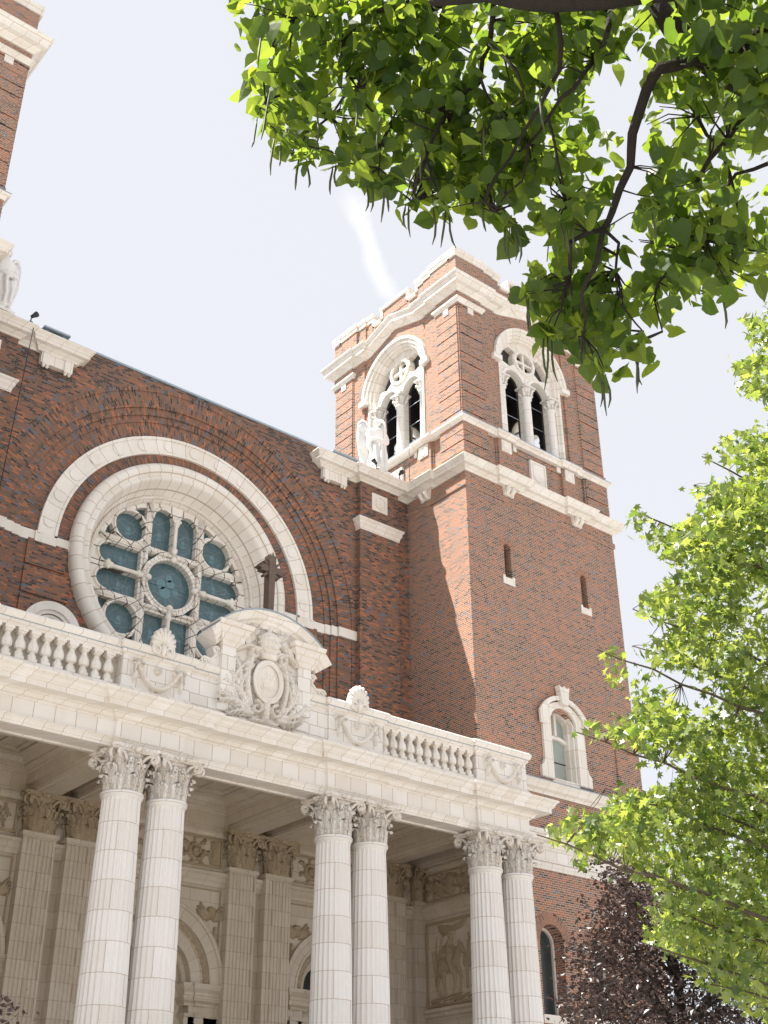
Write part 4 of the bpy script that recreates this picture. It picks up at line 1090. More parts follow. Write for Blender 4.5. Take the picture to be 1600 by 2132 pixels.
def scrollwork(x0, x1, zc, hh=.09, r0=.26):
    S = []; n = max(1, int((x1 - x0) / .78)); st = (x1 - x0) / n
    for k in range(n):
        c = x0 + st * (k + .5); sg = 1 if k % 2 else -1
        S += spiral(c, zc, r0, 1.8, PI * (k % 2), .05, hh, sg, 30)
        for q in range(7): S += leafrel(c + r0 * math.cos(q * .9), zc + r0 * math.sin(q * .9), q * .9 + .6 * sg, .17, .09, hh * .9, 3)
        for q in range(6):
            a = q * PI / 3; S.append((c + .03 * math.cos(a), zc + .03 * math.sin(a), .03, c + .07 * math.cos(a), zc + .07 * math.sin(a), .03, hh * 1.1))
        S += leafrel(c + st * .5, zc - r0, PI / 2, .3, .1, hh, 3) + leafrel(c + st * .5, zc + r0, -PI / 2, .3, .1, hh, 3)
    return S
for (xa, xm, xb, big) in BAYS:
    m = MB()
    g = .45
    m.plate(rect(xa + .12, xb - .12, 8.10, 8.88), [rect(xa + .18, xb - .18, 8.15, 8.83)], YW - .06, YW)
    S = scrollwork(xa + g, xb - g, 8.49)
    relief(m, S, xa + .2, 8.14, xb - xa - .4, .70, .024, YW - .004)
    for s in (-1, 1):                         # plain tablets at the ends
        x0 = xa + .22 if s < 0 else xb - .42; m.box(x0, x0 + .2, YW - .03, YW - .005, 8.18, 8.80) if big else None
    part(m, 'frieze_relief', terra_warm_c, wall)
    # arch round the door lunette
    R0 = 2.02 if big else 1.66; zs_ = 5.15 if big else 5.30
    ri = 1.12 if big else .98
    m = MB()
    def ab(ro, ri_, y0, y1): m.plate(archband(0, 0, ro, ri_, 0, 36), [], y0, y1)
    ab(R0, R0 - .10, -.14, 0); ab(R0 - .10, R0 - .34, -.10, 0); ab(R0 - .34, R0 - .40, -.13, 0); ab(R0 - .40, R0 - .60 if big else R0 - .56, -.05, 0)
    ab((R0 - .60) if big else (R0 - .56), ri, -.02, .02); ab(ri + .02, ri - .14, .22, .40)
    part(m, 'door_arch', terra_porch_ring, wall, loc=(xm, YW - .002, zs_))
    m = MB(); rb = R0 - .50; nb = 23 if big else 19
    S = [(xm + rb * math.cos(PI * (k + .5) / nb), zs_ + rb * math.sin(PI * (k + .5) / nb), .075, xm + rb * math.cos(PI * (k + .5) / nb), zs_ + rb * math.sin(PI * (k + .5) / nb), .075, .07) for k in range(nb)]
    S += stroke([(xm + rb * math.cos(t), zs_ + rb * math.sin(t)) for t in np.linspace(0, PI, 40)], .07, .07, .025)
    relief(m, S, xm - R0, zs_ - .02, 2 * R0, R0 + .05, .025, YW - .052)
    part(m, 'leaf_moulding', terra_warm_c, wall)
    m = MB()                                  # lunette
    m.plate(archband(xm, zs_, ri - .1, ri - .2, zs_, 28), [], YW + .36, YW + .45)
    m.plate(circ(xm, zs_ + .42, .42, 30), [circ(xm, zs_ + .42, .33, 30)], YW + .34, YW + .43)
    m.box(xm - ri, xm + ri, YW + .33, YW + .46, zs_ - .06, zs_ + .03)
    o = part(m, 'lunette_window', terra_warm, wall)
    m = MB(); m.plate(arch(xm, zs_, ri - .02, zs_ - .02, 24), [], YW + .44, YW + .448); part(m, 'lunette_pane', glass_dark, wall)
    m = MB()                                  # imposts, carved panel and door head
    for s in (-1, 1):
        m = MB()
        for (a_, b_, d) in ((ri - .12, ri + .16, .0), (ri + .16, ri + .42, .05), (ri + .42, R0, .0)):
            x0, x1 = sorted((xm + s * a_, xm + s * b_)); y = YW - d
            m.sweep([(x0, YW + .3), (x0, y), (x1, y), (x1, YW + .3)], [(-.1, zs_ - .52), (.02, zs_ - .52), (.03, zs_ - .46), (.10, zs_ - .40), (.10, zs_ - .30), (.05, zs_ - .27), (.05, zs_ - .20), (.12, zs_ - .12), (.16, zs_ - .03), (.16, zs_ + .0), (-.1, zs_ + .01)])
            m.box(x0, x1, y, YW + .3, GZ, zs_ - .7); m.box(x0 - .03, x1 + .03, y - .05, YW + .3, zs_ - .78, zs_ - .70)
        part(m, 'impost', terra_warm, wall)
    m = MB()
    m.box(xm - ri, xm + ri, YW + .28, YW + .44, zs_ - .86, zs_ - .06)
    m.sweep([(xm - ri, YW + .28), (xm + ri, YW + .28)], [(-.02, zs_ - .98), (.03, zs_ - .98), (.06, zs_ - .90), (.06, zs_ - .86), (-.02, zs_ - .85)])
    relief(m, scrollwork(xm - ri + .15, xm + ri - .15, zs_ - .45, .06, .2), xm - ri + .1, zs_ - .8, 2 * ri - .2, .7, .03, YW + .278)
    part(m, 'door_head', terra_warm, wall)
    m = MB(); m.box(xm - ri, xm + ri, YW + .40, YW + .46, GZ, zs_ - .9); m.box(xm - .04, xm + .04, YW + .36, YW + .40, GZ, zs_ - .95); m.box(xm - ri, xm + ri, YW + .37, YW + .40, zs_ - 1.7, zs_ - 1.6)
    part(m, 'church_door', glass_dark)
    # winged heads in the spandrels
    m = MB(); S = []
    for s in (-1, 1):
        cx_, cz_ = xm + s * (R0 - .42), zs_ + R0 - (.26 if big else .18)
        S += cherub(cx_, cz_, .25, .09, .85)
        for k in range(3): S += leafrel(cx_ + s * .15, cz_ - .35 - .2 * k, -PI / 2 - .3, .4, .12, .06, 4)
    relief(m, S, xa + .05, zs_ + .6, xb - xa - .1, 7.62 - zs_ - .62, .024, YW - .004)
    m.plate([(xa + .08, zs_ + .3), (xa + .12, zs_ + .3), (xa + .12, 7.50), (xb - .12, 7.50), (xb - .12, zs_ + .3), (xb - .08, zs_ + .3), (xb - .08, 7.54), (xa + .08, 7.54)][::-1], [], YW - .03, YW)
    part(m, 'spandrel_carving', terra_warm_c, wall)
# side wall carvings: frieze with shield, and the riders panel
Ts = Matrix.Translation((XS, 28.35, 0)) @ Matrix.Rotation(-PI / 2, 4, 'Z')
m = MB(Ts)
m.plate(rect(.05, 2.15, 8.10, 8.90), [rect(.11, 2.09, 8.15, 8.85)], -.05, 0)
S = scrollwork(.2, .85, 8.5, .08) + scrollwork(1.35, 2.0, 8.5, .08)
S += [(1.1, 8.62, .2, 1.1, 8.42, .16, .11), (.98, 8.35, .12, 1.1, 8.25, .06, .1), (1.22, 8.35, .12, 1.1, 8.25, .06, .1)] + cherub(.62, 8.55, .12, .1, .7) + cherub(1.58, 8.55, .12, .1, .7)
relief(m, S, .12, 8.14, 1.95, .7, .024, -.004)
part(m, 'shield_relief', terra_warm_c, wall)
m = MB(Ts)
m.plate(rect(.02, 2.15, 5.16, 7.50), [rect(.10, 2.07, 5.24, 7.42)], -.05, 0)
ox, oz_ = .12, 5.25
H = [(.62, 1.00, .24, 1.10, 1.02, .21, .10), (.55, 1.02, .22, .48, .85, .18, .09), (1.12, 1.08, .17, 1.34, 1.42, .10, .09), (1.34, 1.44, .10, 1.50, 1.26, .06, .09), (1.30, 1.52, .03, 1.32, 1.60, .02, .07),
     (.46, .88, .12, .36, .56, .06, .07), (.36, .56, .055, .44, .22, .04, .07), (.62, .86, .11, .62, .54, .06, .08), (.62, .54, .055, .72, .2, .04, .07),
     (1.08, .90, .10, 1.10, .56, .055, .08), (1.10, .56, .05, 1.02, .2, .04, .07), (1.20, .94, .10, 1.36, .62, .05, .07), (1.36, .62, .045, 1.30, .28, .035, .07),
     (.88, 1.10, .14, .92, 1.52, .15, .13), (.93, 1.52, .13, .98, 1.66, .08, .13), (.99, 1.78, .10, 1.0, 1.82, .09, .14), (.90, 1.10, .12, 1.04, .78, .07, .13), (1.0, 1.48, .06, 1.2, 1.32, .04, .13),
     (.80, 1.5, .10, .46, 1.05, .05, .05), (.78, 1.55, .06, .38, 1.3, .03, .04), (.40, .95, .06, .30, .5, .03, .05),
     (1.62, 1.02, .2, 1.9, 1.04, .2, .07), (1.74, 1.15, .12, 1.76, 1.5, .11, .09), (1.78, 1.68, .08, 1.78, 1.70, .08, .1), (1.58, .9, .06, 1.6, .3, .04, .05), (1.84, .9, .06, 1.8, .3, .04, .05)]
for k in range(7):
    H.append((1.05, 2.02 - .02 * k, .03, 1.05 + .6 * math.cos(.15 + .12 * k), 2.02 + .28 * math.sin(.5 - .12 * k), .02, .05)); H.append((1.0, 2.02 - .02 * k, .03, 1.0 - .6 * math.cos(.25 + .1 * k), 2.02 + .10 - .05 * k, .02, .05))
for k in range(26):
    a = random.random() * 1.9; z = random.random() * .16 + .02; H.append((a, z, .03, a + .16, z + .03, .02, .05))
for k in range(12):
    a = .1 + random.random() * .5; H.append((a, .3 + random.random() * 1.5, .02, a + .12, .4 + random.random() * 1.6, .008, .02))
H = [(a + ox, b + oz_, c, d + ox, e_ + oz_, g, hh) for a, b, c, d, e_, g, hh in H]
relief(m, H, .12, 5.25, 1.93, 2.2, .02, -.003)
part(m, 'rider_relief', terra_warm_c, wall)
place_pil(XS - .26, 25.05, -PI / 2, .8)
# ---- ceiling
m = MB()
m.box(6.0, XS + .15, YF + .1, YW + .05, 9.96, 10.15); part(m, 'ceiling_slab', terra_warm)
for i, pr in enumerate(PAIRS):
    for x in pr:
        hw_ = .33 if not (i == 3 and x > 24.5) else .2
        m.sweep([(x - hw_, YW), (x - hw_, YF + .7)], [(0, 9.09), (0, 9.30), (.03, 9.31), (.03, 9.55), (.08, 9.60), (.08, 9.96), (-hw_, 9.96), (-hw_, 9.09)]) if False else None
        m = MB(); m.box(x - hw_, x + hw_, YF + .7, YW, 9.085, 9.30); m.box(x - hw_ - .03, x + hw_ + .03, YF + .7, YW, 9.301, 9.52); m.box(x - hw_ - .07, x + hw_ + .07, YF + .7, YW, 9.521, 9.60)
        m.box(x - hw_ + .12, x + hw_ - .12, YF + .8, YW - .3, 9.06, 9.084)
        m.box(x - .15, x + .15, YF + .7, YW, 9.601, 9.959)
        part(m, 'ceiling_beam', terra_warm)
bx = [(8.83, 12.15), (14.13, 18.01), (20.01, 23.17)]
for a, b in bx:
    m = MB()
    y0, y1 = YF + .79, YW - .006
    loop = [(a, y0), (b, y0), (b, y1), (a, y1)][::-1]
    m.sweep(loop, [(-.05, 9.30), (.0, 9.30), (.0, 9.56), (.05, 9.56), (.09, 9.64), (.20, 9.68), (.20, 9.74), (.26, 9.76), (.34, 9.86), (.50, 9.88), (.50, 9.961), (-.05, 9.961)], closed=True)
    nx = 4; L = b - a - 1.2; cw = L / nx; yy0, yy1 = y0 + .6, y1 - .6
    for k in range(nx + 1): m.box(a + .6 + cw * k - .06, a + .6 + cw * k + .06, yy0, yy1, 9.90, 9.959)
    for q in range(4): yv = yy0 + (yy1 - yy0) * q / 3; m.box(a + .54, b - .54, yv - .06, yv + .06, 9.905, 9.9585)
    part(m, 'coffered_ceiling', terra_warm)
m = MB(); m.box(PXL + .1, PXR - .3, YF + .5, YW + .4, 10.2, 10.5)
part(m, 'porch_roof', lead)
# ================================================================== statues, cross, small fittings
def remesh(mb, name, mat, voxel, parent, smooth=2):
    o = mb.build(name + '_src', mat); md = o.modifiers.new('r', 'REMESH'); md.mode = 'VOXEL'; md.voxel_size = voxel
    ms = o.modifiers.new('s', 'SMOOTH'); ms.iterations = smooth; ms.factor = 0.5
    dg = bpy.context.evaluated_depsgraph_get(); me = bpy.data.meshes.new_from_object(o.evaluated_get(dg))
    me.name = name
    bpy.data.objects.remove(o)
    for p in me.polygons: p.use_smooth = True
    o = bpy.data.objects.new(name, me); COL.objects.link(o); o.parent = parent
    if not me.materials: me.materials.append(mat)
    return o
def build_angel():
    root = empty('angel_statue')
    b = MB()
    n = 72; prof = [(0.36, .10), (.37, .14), (.34, .5), (.30, .9), (.255, 1.2), (.215, 1.36), (.235, 1.55), (.27, 1.75), (.255, 1.88), (.12, 1.97), (.07, 2.0), (.065, 2.10)]
    v = []; f = []
    for j, (r, z) in enumerate(prof):
        fold = .05 * max(0, min(1, (1.35 - z) / 1.0)) ** .6
        for i in range(n):
            a = 2 * PI * i / n
            rr = r + fold * (.6 * math.sin(11 * a + 1.5 * z) + .5 * math.sin(5 * a - 2 * z)) * (1 if z < 1.35 else 0)
            sh = .05 * math.sin(PI * z / 2.1)
            v.append((rr * math.cos(a) * (1.0 if z < 1.5 else 1.08) + sh, rr * math.sin(a) * (.78 if z > .3 else .9), z))
    for j in range(len(prof) - 1):
        for i in range(n): f.append((j * n + i, j * n + (i + 1) % n, (j + 1) * n + (i + 1) % n, (j + 1) * n + i))
    f += [tuple(range(n - 1, -1, -1)), tuple((len(prof) - 1) * n + i for i in range(n))]
    b.add(v, f)
    def ball(x, y, z, rx, ry, rz, m=14):
        vs = []; fs = []
        for j in range(9):
            t = PI * (j + .02) / 8.04
            for i in range(m): vs.append((x + rx * math.sin(t) * math.cos(2 * PI * i / m), y + ry * math.sin(t) * math.sin(2 * PI * i / m), z - rz * math.cos(t)))
        for j in range(8):
            for i in range(m): fs.append((j * m + i, j * m + (i + 1) % m, (j + 1) * m + (i + 1) % m, (j + 1) * m + i))
        fs += [tuple(range(m - 1, -1, -1)), tuple(8 * m + i for i in range(m))]
        b.add(vs, fs)
    hx, hy, hz = .05, -.06, 2.20            # head bowed a little to the side
    ball(hx, hy, hz, .105, .125, .145); ball(hx, hy - .01, hz - .07, .08, .10, .09)
    ball(hx + .01, hy - .13, hz - .01, .022, .03, .035)                     # nose
    ball(hx + .01, hy - .115, hz - .075, .035, .02, .014); ball(hx + .01, hy - .10, hz - .12, .035, .03, .025)
    for s in (-1, 1):
        ball(hx + s * .042, hy - .105, hz + .025, .026, .02, .012); ball(hx + s * .11, hy + .01, hz - .01, .02, .03, .04)
    # arms folded at the waist
    b.tube([(-.24, .0, 1.84), (-.34, -.02, 1.60), (-.33, -.12, 1.40), (-.12, -.27, 1.36), (.06, -.30, 1.33)], [.10, .095, .085, .065, .05], 12)
    b.tube([(.28, .0, 1.84), (.37, -.04, 1.58), (.30, -.18, 1.36), (.10, -.28, 1.28), (-.02, -.31, 1.24)], [.10, .095, .085, .06, .045], 12)
    for s, (x, y, z) in ((1, (.06, -.30, 1.33)), (-1, (-.02, -.31, 1.24))):
        ball(x, y, z, .05, .035, .055)
        for k in range(4): b.tube([(x + s * .03, y - .01, z + .035 - .025 * k), (x + s * .09, y - .015, z + .02 - .025 * k), (x + s * .12, y + .0, z - .0 - .025 * k)], [.016, .014, .011], 6)
        b.tube([(x + s * .0, y - .02, z + .045), (x + s * .04, y - .03, z + .075)], [.017, .012], 6)
    # hanging sleeve and girdle folds
    b.tube([(-.30, -.05, 1.45), (-.32, -.05, 1.15), (-.26, -.08, .85)], [.10, .09, .03], 10)
    b.tube([(.02, -.24, 1.38), (.05, -.30, 1.0), (.0, -.33, .6), (.04, -.36, .2)], [.05, .06, .06, .05], 8)
    b.tube([(-.18, -.18, 1.2), (-.2, -.28, .8), (-.16, -.33, .3)], [.05, .06, .06], 8)
    b.tube([(.20, -.16, 1.3), (.24, -.24, .8), (.22, -.28, .2)], [.05, .06, .05], 8)
    for s in (-.12, .14): ball(s, -.34, .12, .06, .12, .05)
    o = remesh(b, 'figure', marble, .022, root)
    h = MB()                                  # wavy hair
    for k in range(26):
        a = -PI * .12 + PI * 1.24 * k / 25
        x0, y0 = hx + .05 * math.cos(a), hy + .03 + .05 * math.sin(a)
        h.tube([(x0, y0, hz + .14), (hx + .115 * math.cos(a), hy + .02 + .125 * math.sin(a), hz + .07), (hx + .135 * math.cos(a + .15), hy + .03 + .14 * math.sin(a + .15), hz - .03), (hx + .11 * math.cos(a), hy + .05 + .12 * math.sin(a), hz - .12)], [.04, .042, .038, .025], 6)
    h.build('hair', marble, root)
    for s in (-1, 1):
        w = MB()
        M0 = Matrix.Translation((s * .12, .20, 1.62)) @ Matrix.Rotation(s * math.radians(10 if s < 0 else -70), 4, 'Z') @ Matrix.Diagonal((.72 if s < 0 else .6, 1, 1, 1)); w.T = M0
        out = [(0, -.15), (s * .10, .35), (s * .26, .62), (s * .46, .70), (s * .62, .58), (s * .70, .30), (s * .70, -.10), (s * .64, -.55), (s * .52, -1.00), (s * .36, -1.30), (s * .22, -1.42), (s * .12, -.9)]
        w.plate(out if s < 0 else out[::-1], [], -.025, .035)
        for k in range(9):                    # feathers: long primaries below, coverts above
            t = k / 8
            w.tube([(s * (.16 + .48 * t), -.04, .10 + .25 * t), (s * (.20 + .48 * t), -.05, -.35 + .1 * t), (s * (.22 + .40 * t), -.035, -1.25 + .75 * t)], [.035, .04, .018], 6)
            w.tube([(s * (.06 + .58 * t), -.05, .45 + .18 * math.sin(PI * t)), (s * (.10 + .56 * t), -.065, .25 + .12 * math.sin(PI * t)), (s * (.12 + .54 * t), -.05, .05 + .1 * t)], [.035, .04, .02], 6)
        w.tube([(0, -.02, -.1), (s * .12, -.05, .38), (s * .30, -.05, .63), (s * .47, -.04, .68), (s * .62, -.03, .56), (s * .69, -.02, .28)], [.06, .065, .06, .055, .05, .03], 8)
        w.build('wing', marble, root)
    p = MB(); p.box(-.36, .36, -.34, .34, 0, .10); p.build('plinth', marble, root)
    return root
an = build_angel(); an.location = (23.62, 28.86, 22.70); an.rotation_euler = (0, 0, math.radians(-12)); an.scale = (1.04,) * 3
tag(an, 'white marble angel with folded arms standing at the foot of the right bell tower', 'statue', 'marble angels on the church cornice')
a2 = copyobj(an, None, None); a2.parent = None
a2.location = (9.40, 28.86, 22.80); a2.rotation_euler = (0, 0, math.radians(8)); a2.scale = (-1.04, 1.04, 1.04)
tag(a2, 'white marble angel at the left picture edge above the brick pier', 'statue', 'marble angels on the church cornice')
# bronze cross on the pediment
cr = empty('cross', (16.22, 24.28, 13.50)); tag(cr, 'dark bronze cross with short rays standing on the arched pediment', 'cross')
b = MB(); w_, d_ = .115, .11
def pointed(x0, z0, x1, z1, w, d):
    dx, dz = x1 - x0, z1 - z0; L = math.hypot(dx, dz); ux, uz = dx / L, dz / L; px_, pz_ = -uz, ux
    out = [(x0 - px_ * w, z0 - pz_ * w), (x1 - ux * .04 - px_ * w * 1.35, z1 - uz * .04 - pz_ * w * 1.35), (x1 - ux * .08 - px_ * w * .5, z1 - uz * .08 - pz_ * w * .5), (x1 + ux * .05, z1 + uz * .05), (x1 - ux * .08 + px_ * w * .5, z1 - uz * .08 + pz_ * w * .5), (x1 - ux * .04 + px_ * w * 1.35, z1 - uz * .04 + pz_ * w * 1.35), (x0 + px_ * w, z0 + pz_ * w)]
    b.plate(out, [], -d, d)
pointed(0, -.1, 0, 1.78, .08, .12)
b.build('upright', bronze, cr)
b = MB(); pointed(.0, 1.32, .40, 1.32, .075, .10); pointed(.0, 1.32, -.40, 1.32, .075, .10); b.build('crossarm', bronze, cr)
for a in (45, 135, 225, 315):
    b = MB(); c_, s_ = math.cos(math.radians(a)), math.sin(math.radians(a)); b.plate([(c_ * .08 + s_ * .05, 1.32 + s_ * .08 - c_ * .05), (c_ * .32 + s_ * .03, 1.32 + s_ * .32 - c_ * .03), (c_ * .32 - s_ * .03, 1.32 + s_ * .32 + c_ * .03), (c_ * .08 - s_ * .05, 1.32 + s_ * .08 + c_ * .05)], [], -.07, .07); b.build('ray', bronze, cr)
# floodlights on the cornice
def flood(loc, rz, label):
    r = empty('floodlight', loc); r.rotation_euler = (0, 0, rz)
    b = MB(); b.tube([(0, 0, 0), (0, 0, .16), (.05, 0, .24)], .018, 6); b.box(-.05, .05, -.05, .05, 0, .03); b.build('bracket', black, r)
    b = MB(Matrix.Translation((.07, 0, .30)) @ Matrix.Rotation(.7, 4, 'Y')); b.lathe([(.05, -.10), (.06, -.02), (.085, .08), (.09, .12)], 0, 0, 12); b.build('lamp_housing', black, r)
    tag(r, label, 'floodlight')
flood((23.30, 28.47, 22.70), PI * .9, 'small black floodlight at the feet of the right hand angel')
flood((24.35, 28.50, 22.70), 0, 'small dark floodlight where the nave cornice meets the right tower')
flood((10.30, 28.50, 22.72), 0, 'small dark spotlight on a short stalk beside the left angel')
b = MB(); b.tube([(10.42, 28.62, 22.78), (10.42, 28.50, 22.70), (10.36, 28.46, 21.5), (10.33, 28.62, 19.0), (10.30, 28.80, 16.0), (10.28, 28.82, 11.0)], .014, 5)
tag(b.build('cable', black), 'thin black cable hanging down the left brick pier', 'cable')
b = MB(); b.tube([(24.75, 28.4, 22.7), (24.75, 28.4, 24.2)], .012, 5); b.lathe([(.05, 0), (.04, .05), (.012, .06)], 24.75, 28.4, 8, z=22.66)
tag(b.build('lightning_rod', black), 'slim lightning rod on the cornice beside the right tower', 'lightning rod')

# ================================================================== trees
from mathutils import noise
def P(px, py, d): return ray(px, py) * d
def inpoly(x, y, poly):
    c = False; j = len(poly) - 1
    for i in range(len(poly)):
        xi, yi = poly[i]; xj, yj = poly[j]
        if (yi > y) != (yj > y) and x < (xj - xi) * (y - yi) / (yj - yi) + xi: c = not c
        j = i
    return c
def mat_leaf(name, c1, c2, t1, t2, trans=0.5, rough=0.45, spec=0.35):
    m = bpy.data.materials.new(name); m.use_nodes = True; nt = m.node_tree; nt.nodes.clear()
    g = node(nt, 'ShaderNodeNewGeometry')
    n1 = node(nt, 'ShaderNodeTexNoise', Vector=g.outputs['Position'], Scale=25.0, Detail=3.0)
    f = M_(nt, 'ADD', M_(nt, 'MULTIPLY', g.outputs['Random Per Island'], 0.8), M_(nt, 'MULTIPLY', n1.outputs[0], 0.25), clamp=True)
    p = node(nt, 'ShaderNodeBsdfPrincipled', Base__Color=mixc(nt, f, c1, c2), Roughness=rough); p.inputs['Specular IOR Level'].default_value = spec
    t = node(nt, 'ShaderNodeBsdfTranslucent', Color=mixc(nt, f, t1, t2))
    mx = node(nt, 'ShaderNodeMixShader', Fac=trans); nt.links.new(p.outputs[0], mx.inputs[1]); nt.links.new(t.outputs[0], mx.inputs[2])
    node(nt, 'ShaderNodeOutputMaterial', Surface=mx.outputs[0]); return m
leaf_cat = mat_leaf('catalpa_leaf', (.024, .055, .016), (.060, .105, .034), (.12, .235, .016), (.42, .52, .05), .58)
leaf_map = mat_leaf('maple_leaf', (.035, .085, .020), (.19, .26, .085), (.08, .17, .012), (.50, .56, .085), .58, .30, .9)
leaf_pur = mat_leaf('purple_leaf', (.014, .010, .011), (.055, .034, .030), (.04, .016, .012), (.10, .045, .025), .22, .36, .55)
bark = mat_plain('dark_bark', (.022, .016, .012), .9, var=.5, scale=18, bump=.03)
bark_m = mat_plain('maple_bark', (.10, .075, .055), .85, var=.3, scale=25, bump=.02)
def heart(fold, droop):
    o = [(0, 0), (.30, -.10), (.52, .10), (.56, .38), (.40, .68), (.16, .92), (0, 1.12)]
    o = [(x, y) for x, y in o]; v = []; 
    def zf(x, y): return abs(x) * fold - droop * y * y
    mid = [(0, 0), (0, .35), (0, .75), (0, 1.12)]
    right = o[1:-1]; left = [(-x, y) for x, y in right]
    pts = mid + right + left
    v = [(x, y, zf(x, y)) for x, y in pts]
    f = [(0, 4, 5, 1), (1, 5, 6, 7), (1, 7, 2), (2, 7, 8), (2, 8, 3), (0, 1, 10, 9), (1, 12, 11, 10), (1, 2, 12), (2, 13, 12), (2, 3, 13)]
    return v, f
def mapleleaf(fold, droop):
    rs = [(90, 1.0), (74, .50), (60, .62), (48, .92), (36, .52), (20, .42), (5, .70), (-25, .34), (-60, .22)]
    R_ = [(r * math.cos(math.radians(a)), .25 + r * math.sin(math.radians(a)) * .85) for a, r in rs]
    pts = R_ + [(0, .0)] + [(-x, y) for x, y in R_[1:]][::-1]
    v = [(0, .25, 0)] + [(x, y, abs(x) * fold - droop * y * y) for x, y in pts]; n = len(pts)
    f = [(0, 1 + i, 1 + (i + 1) % n) for i in range(n)]
    return v, f
def smallleaf(fold, droop):
    return [(0, 0, 0), (.32, .45, fold * .3), (0, 1, -droop), (-.32, .45, fold * .3)], [(0, 1, 2), (0, 2, 3)]
def addleaf(mb, shape, p, d, nrm, size, fold, droop):
    v, f = shape(fold, droop)
    y = d.normalized(); z = (nrm - y * nrm.dot(y)).normalized(); x = y.cross(z)
    mb.add([p + (x * a + y * b + z * c) * size for a, b, c in v], f, 0, False)
def crown(mb, tw, centres, shape, size, nleaf, spread, hang, rnd, branches=None, twr=.006, sizevar=.35, thin=None, seed=0.0, maxtw=.75, mask=None):
    for c in centres:
        if thin is not None and noise.noise(c * thin[0] + Vector((seed, 0, 0))) < thin[1]: continue
        if branches:
            q = min(branches, key=lambda b_: (b_ - c).length_squared)
            if .05 < (q - c).length < maxtw:
                md = (q + c) / 2 + Vector((rnd.uniform(-1, 1), rnd.uniform(-1, 1), rnd.uniform(-.3, 1))) * .12 * (q - c).length
                tw.tube([q, md, c], [twr * 1.8, twr * 1.2, twr * .7], 4)
        for k in range(nleaf):
            off = Vector((rnd.gauss(0, 1), rnd.gauss(0, 1), rnd.gauss(0, .8))) * spread * .5
            d = Vector((rnd.gauss(0, 1), rnd.gauss(0, 1), rnd.gauss(0, .5) - hang)).normalized()
            if mask:                          # keep to the crown's outline and its gaps
                q = Matrix(RC) @ (c + off + d * size * .55); qx, qy = 800 + q.x / -q.z * FPX + rnd.gauss(0, mask[2]), 1066 - q.y / -q.z * FPX + rnd.gauss(0, mask[2])
                if not inpoly(qx, qy, mask[0]) or any(inpoly(qx, qy, h_) for h_ in mask[1]): continue
            nr = Vector((rnd.gauss(0, .9), rnd.gauss(0, .9), rnd.gauss(.7, .7)))
            if nr.length < .1: nr = Vector((0, 0, 1))
            addleaf(mb, shape, c + off, d, nr, size * (1 + rnd.uniform(-sizevar, sizevar)), rnd.uniform(-.1, .45), rnd.uniform(0, .4))
def limb(mb, pts, r0, r1, jit, rnd, n=8, store=None):
    out = []; rr = []
    m = len(pts)
    for i in range(m - 1):
        a, b = pts[i], pts[i + 1]; L = (b - a).length; k = max(2, int(L / .25))
        for j in range(k):
            t = (i + j / k) / (m - 1); p = a.lerp(b, j / k)
            if not (i == 0 and j == 0): p = p + Vector((rnd.uniform(-1, 1), rnd.uniform(-1, 1), rnd.uniform(-1, 1))) * jit
            out.append(p); rr.append(r0 + (r1 - r0) * t)
    out.append(pts[-1]); rr.append(r1)
    mb.tube(out, rr, n)
    if store is not None: store.extend(out)
    return out
def sample(poly, holes, n, dfun, rnd):
    x0, x1 = min(p[0] for p in poly), max(p[0] for p in poly); y0, y1 = min(p[1] for p in poly), max(p[1] for p in poly); out = []
    while len(out) < n:
        x, y = rnd.uniform(x0, x1), rnd.uniform(y0, y1)
        if inpoly(x, y, poly) and not any(inpoly(x, y, h_) for h_ in holes): out.append(P(x, y, dfun(x, y)))
    return out
# ---- catalpa: trunk to the right of the photographer, limbs reaching overhead
rnd = random.Random(11)
ct = empty('catalpa_tree', (8.6, 1.4, GZ)); tag(ct, 'dark limbed tree with heart shaped leaves and hanging pods reaching over from upper right', 'tree')
def inv(mbx, name, mat, root, label=None):
    mbx.T = None; loc = root.location
    mbx.v = [(a - loc.x, b - loc.y, c - loc.z) for a, b, c in mbx.v]
    return mbx.build(name, mat, root)
tb = MB(); ST = []
base = Vector((8.6, 1.4, GZ)); fork = Vector((7.7, 1.7, 3.2))
limb(tb, [base, Vector((8.4, 1.5, .8)), fork], .34, .25, .02, rnd, 14)
L1 = limb(tb, [fork, P(1760, -120, 8.0), P(1560, -70, 8.0), P(1400, -34, 7.8), P(1250, -14, 7.7), P(1110, 0, 7.7), P(1010, -16, 7.8), P(900, 0, 8.0)], .15, .035, .012, rnd, 12, ST)
L2 = limb(tb, [fork, P(1800, 260, 8.6), P(1640, 205, 8.4), P(1560, 165, 8.2), P(1480, 120, 8.1), P(1400, 62, 8.1), P(1340, -30, 8.3)], .19, .045, .012, rnd, 12, ST)
L3 = limb(tb, [P(1700, 20, 8.0), P(1600, 60, 8.0), P(1500, 118, 8.0), P(1450, 122, 8.0), P(1372, 142, 7.9), P(1348, 185, 7.9), P(1318, 280, 7.8), P(1312, 345, 7.8), P(1275, 440, 7.7), P(1256, 478, 7.7)], .052, .018, .006, rnd, 9, ST)
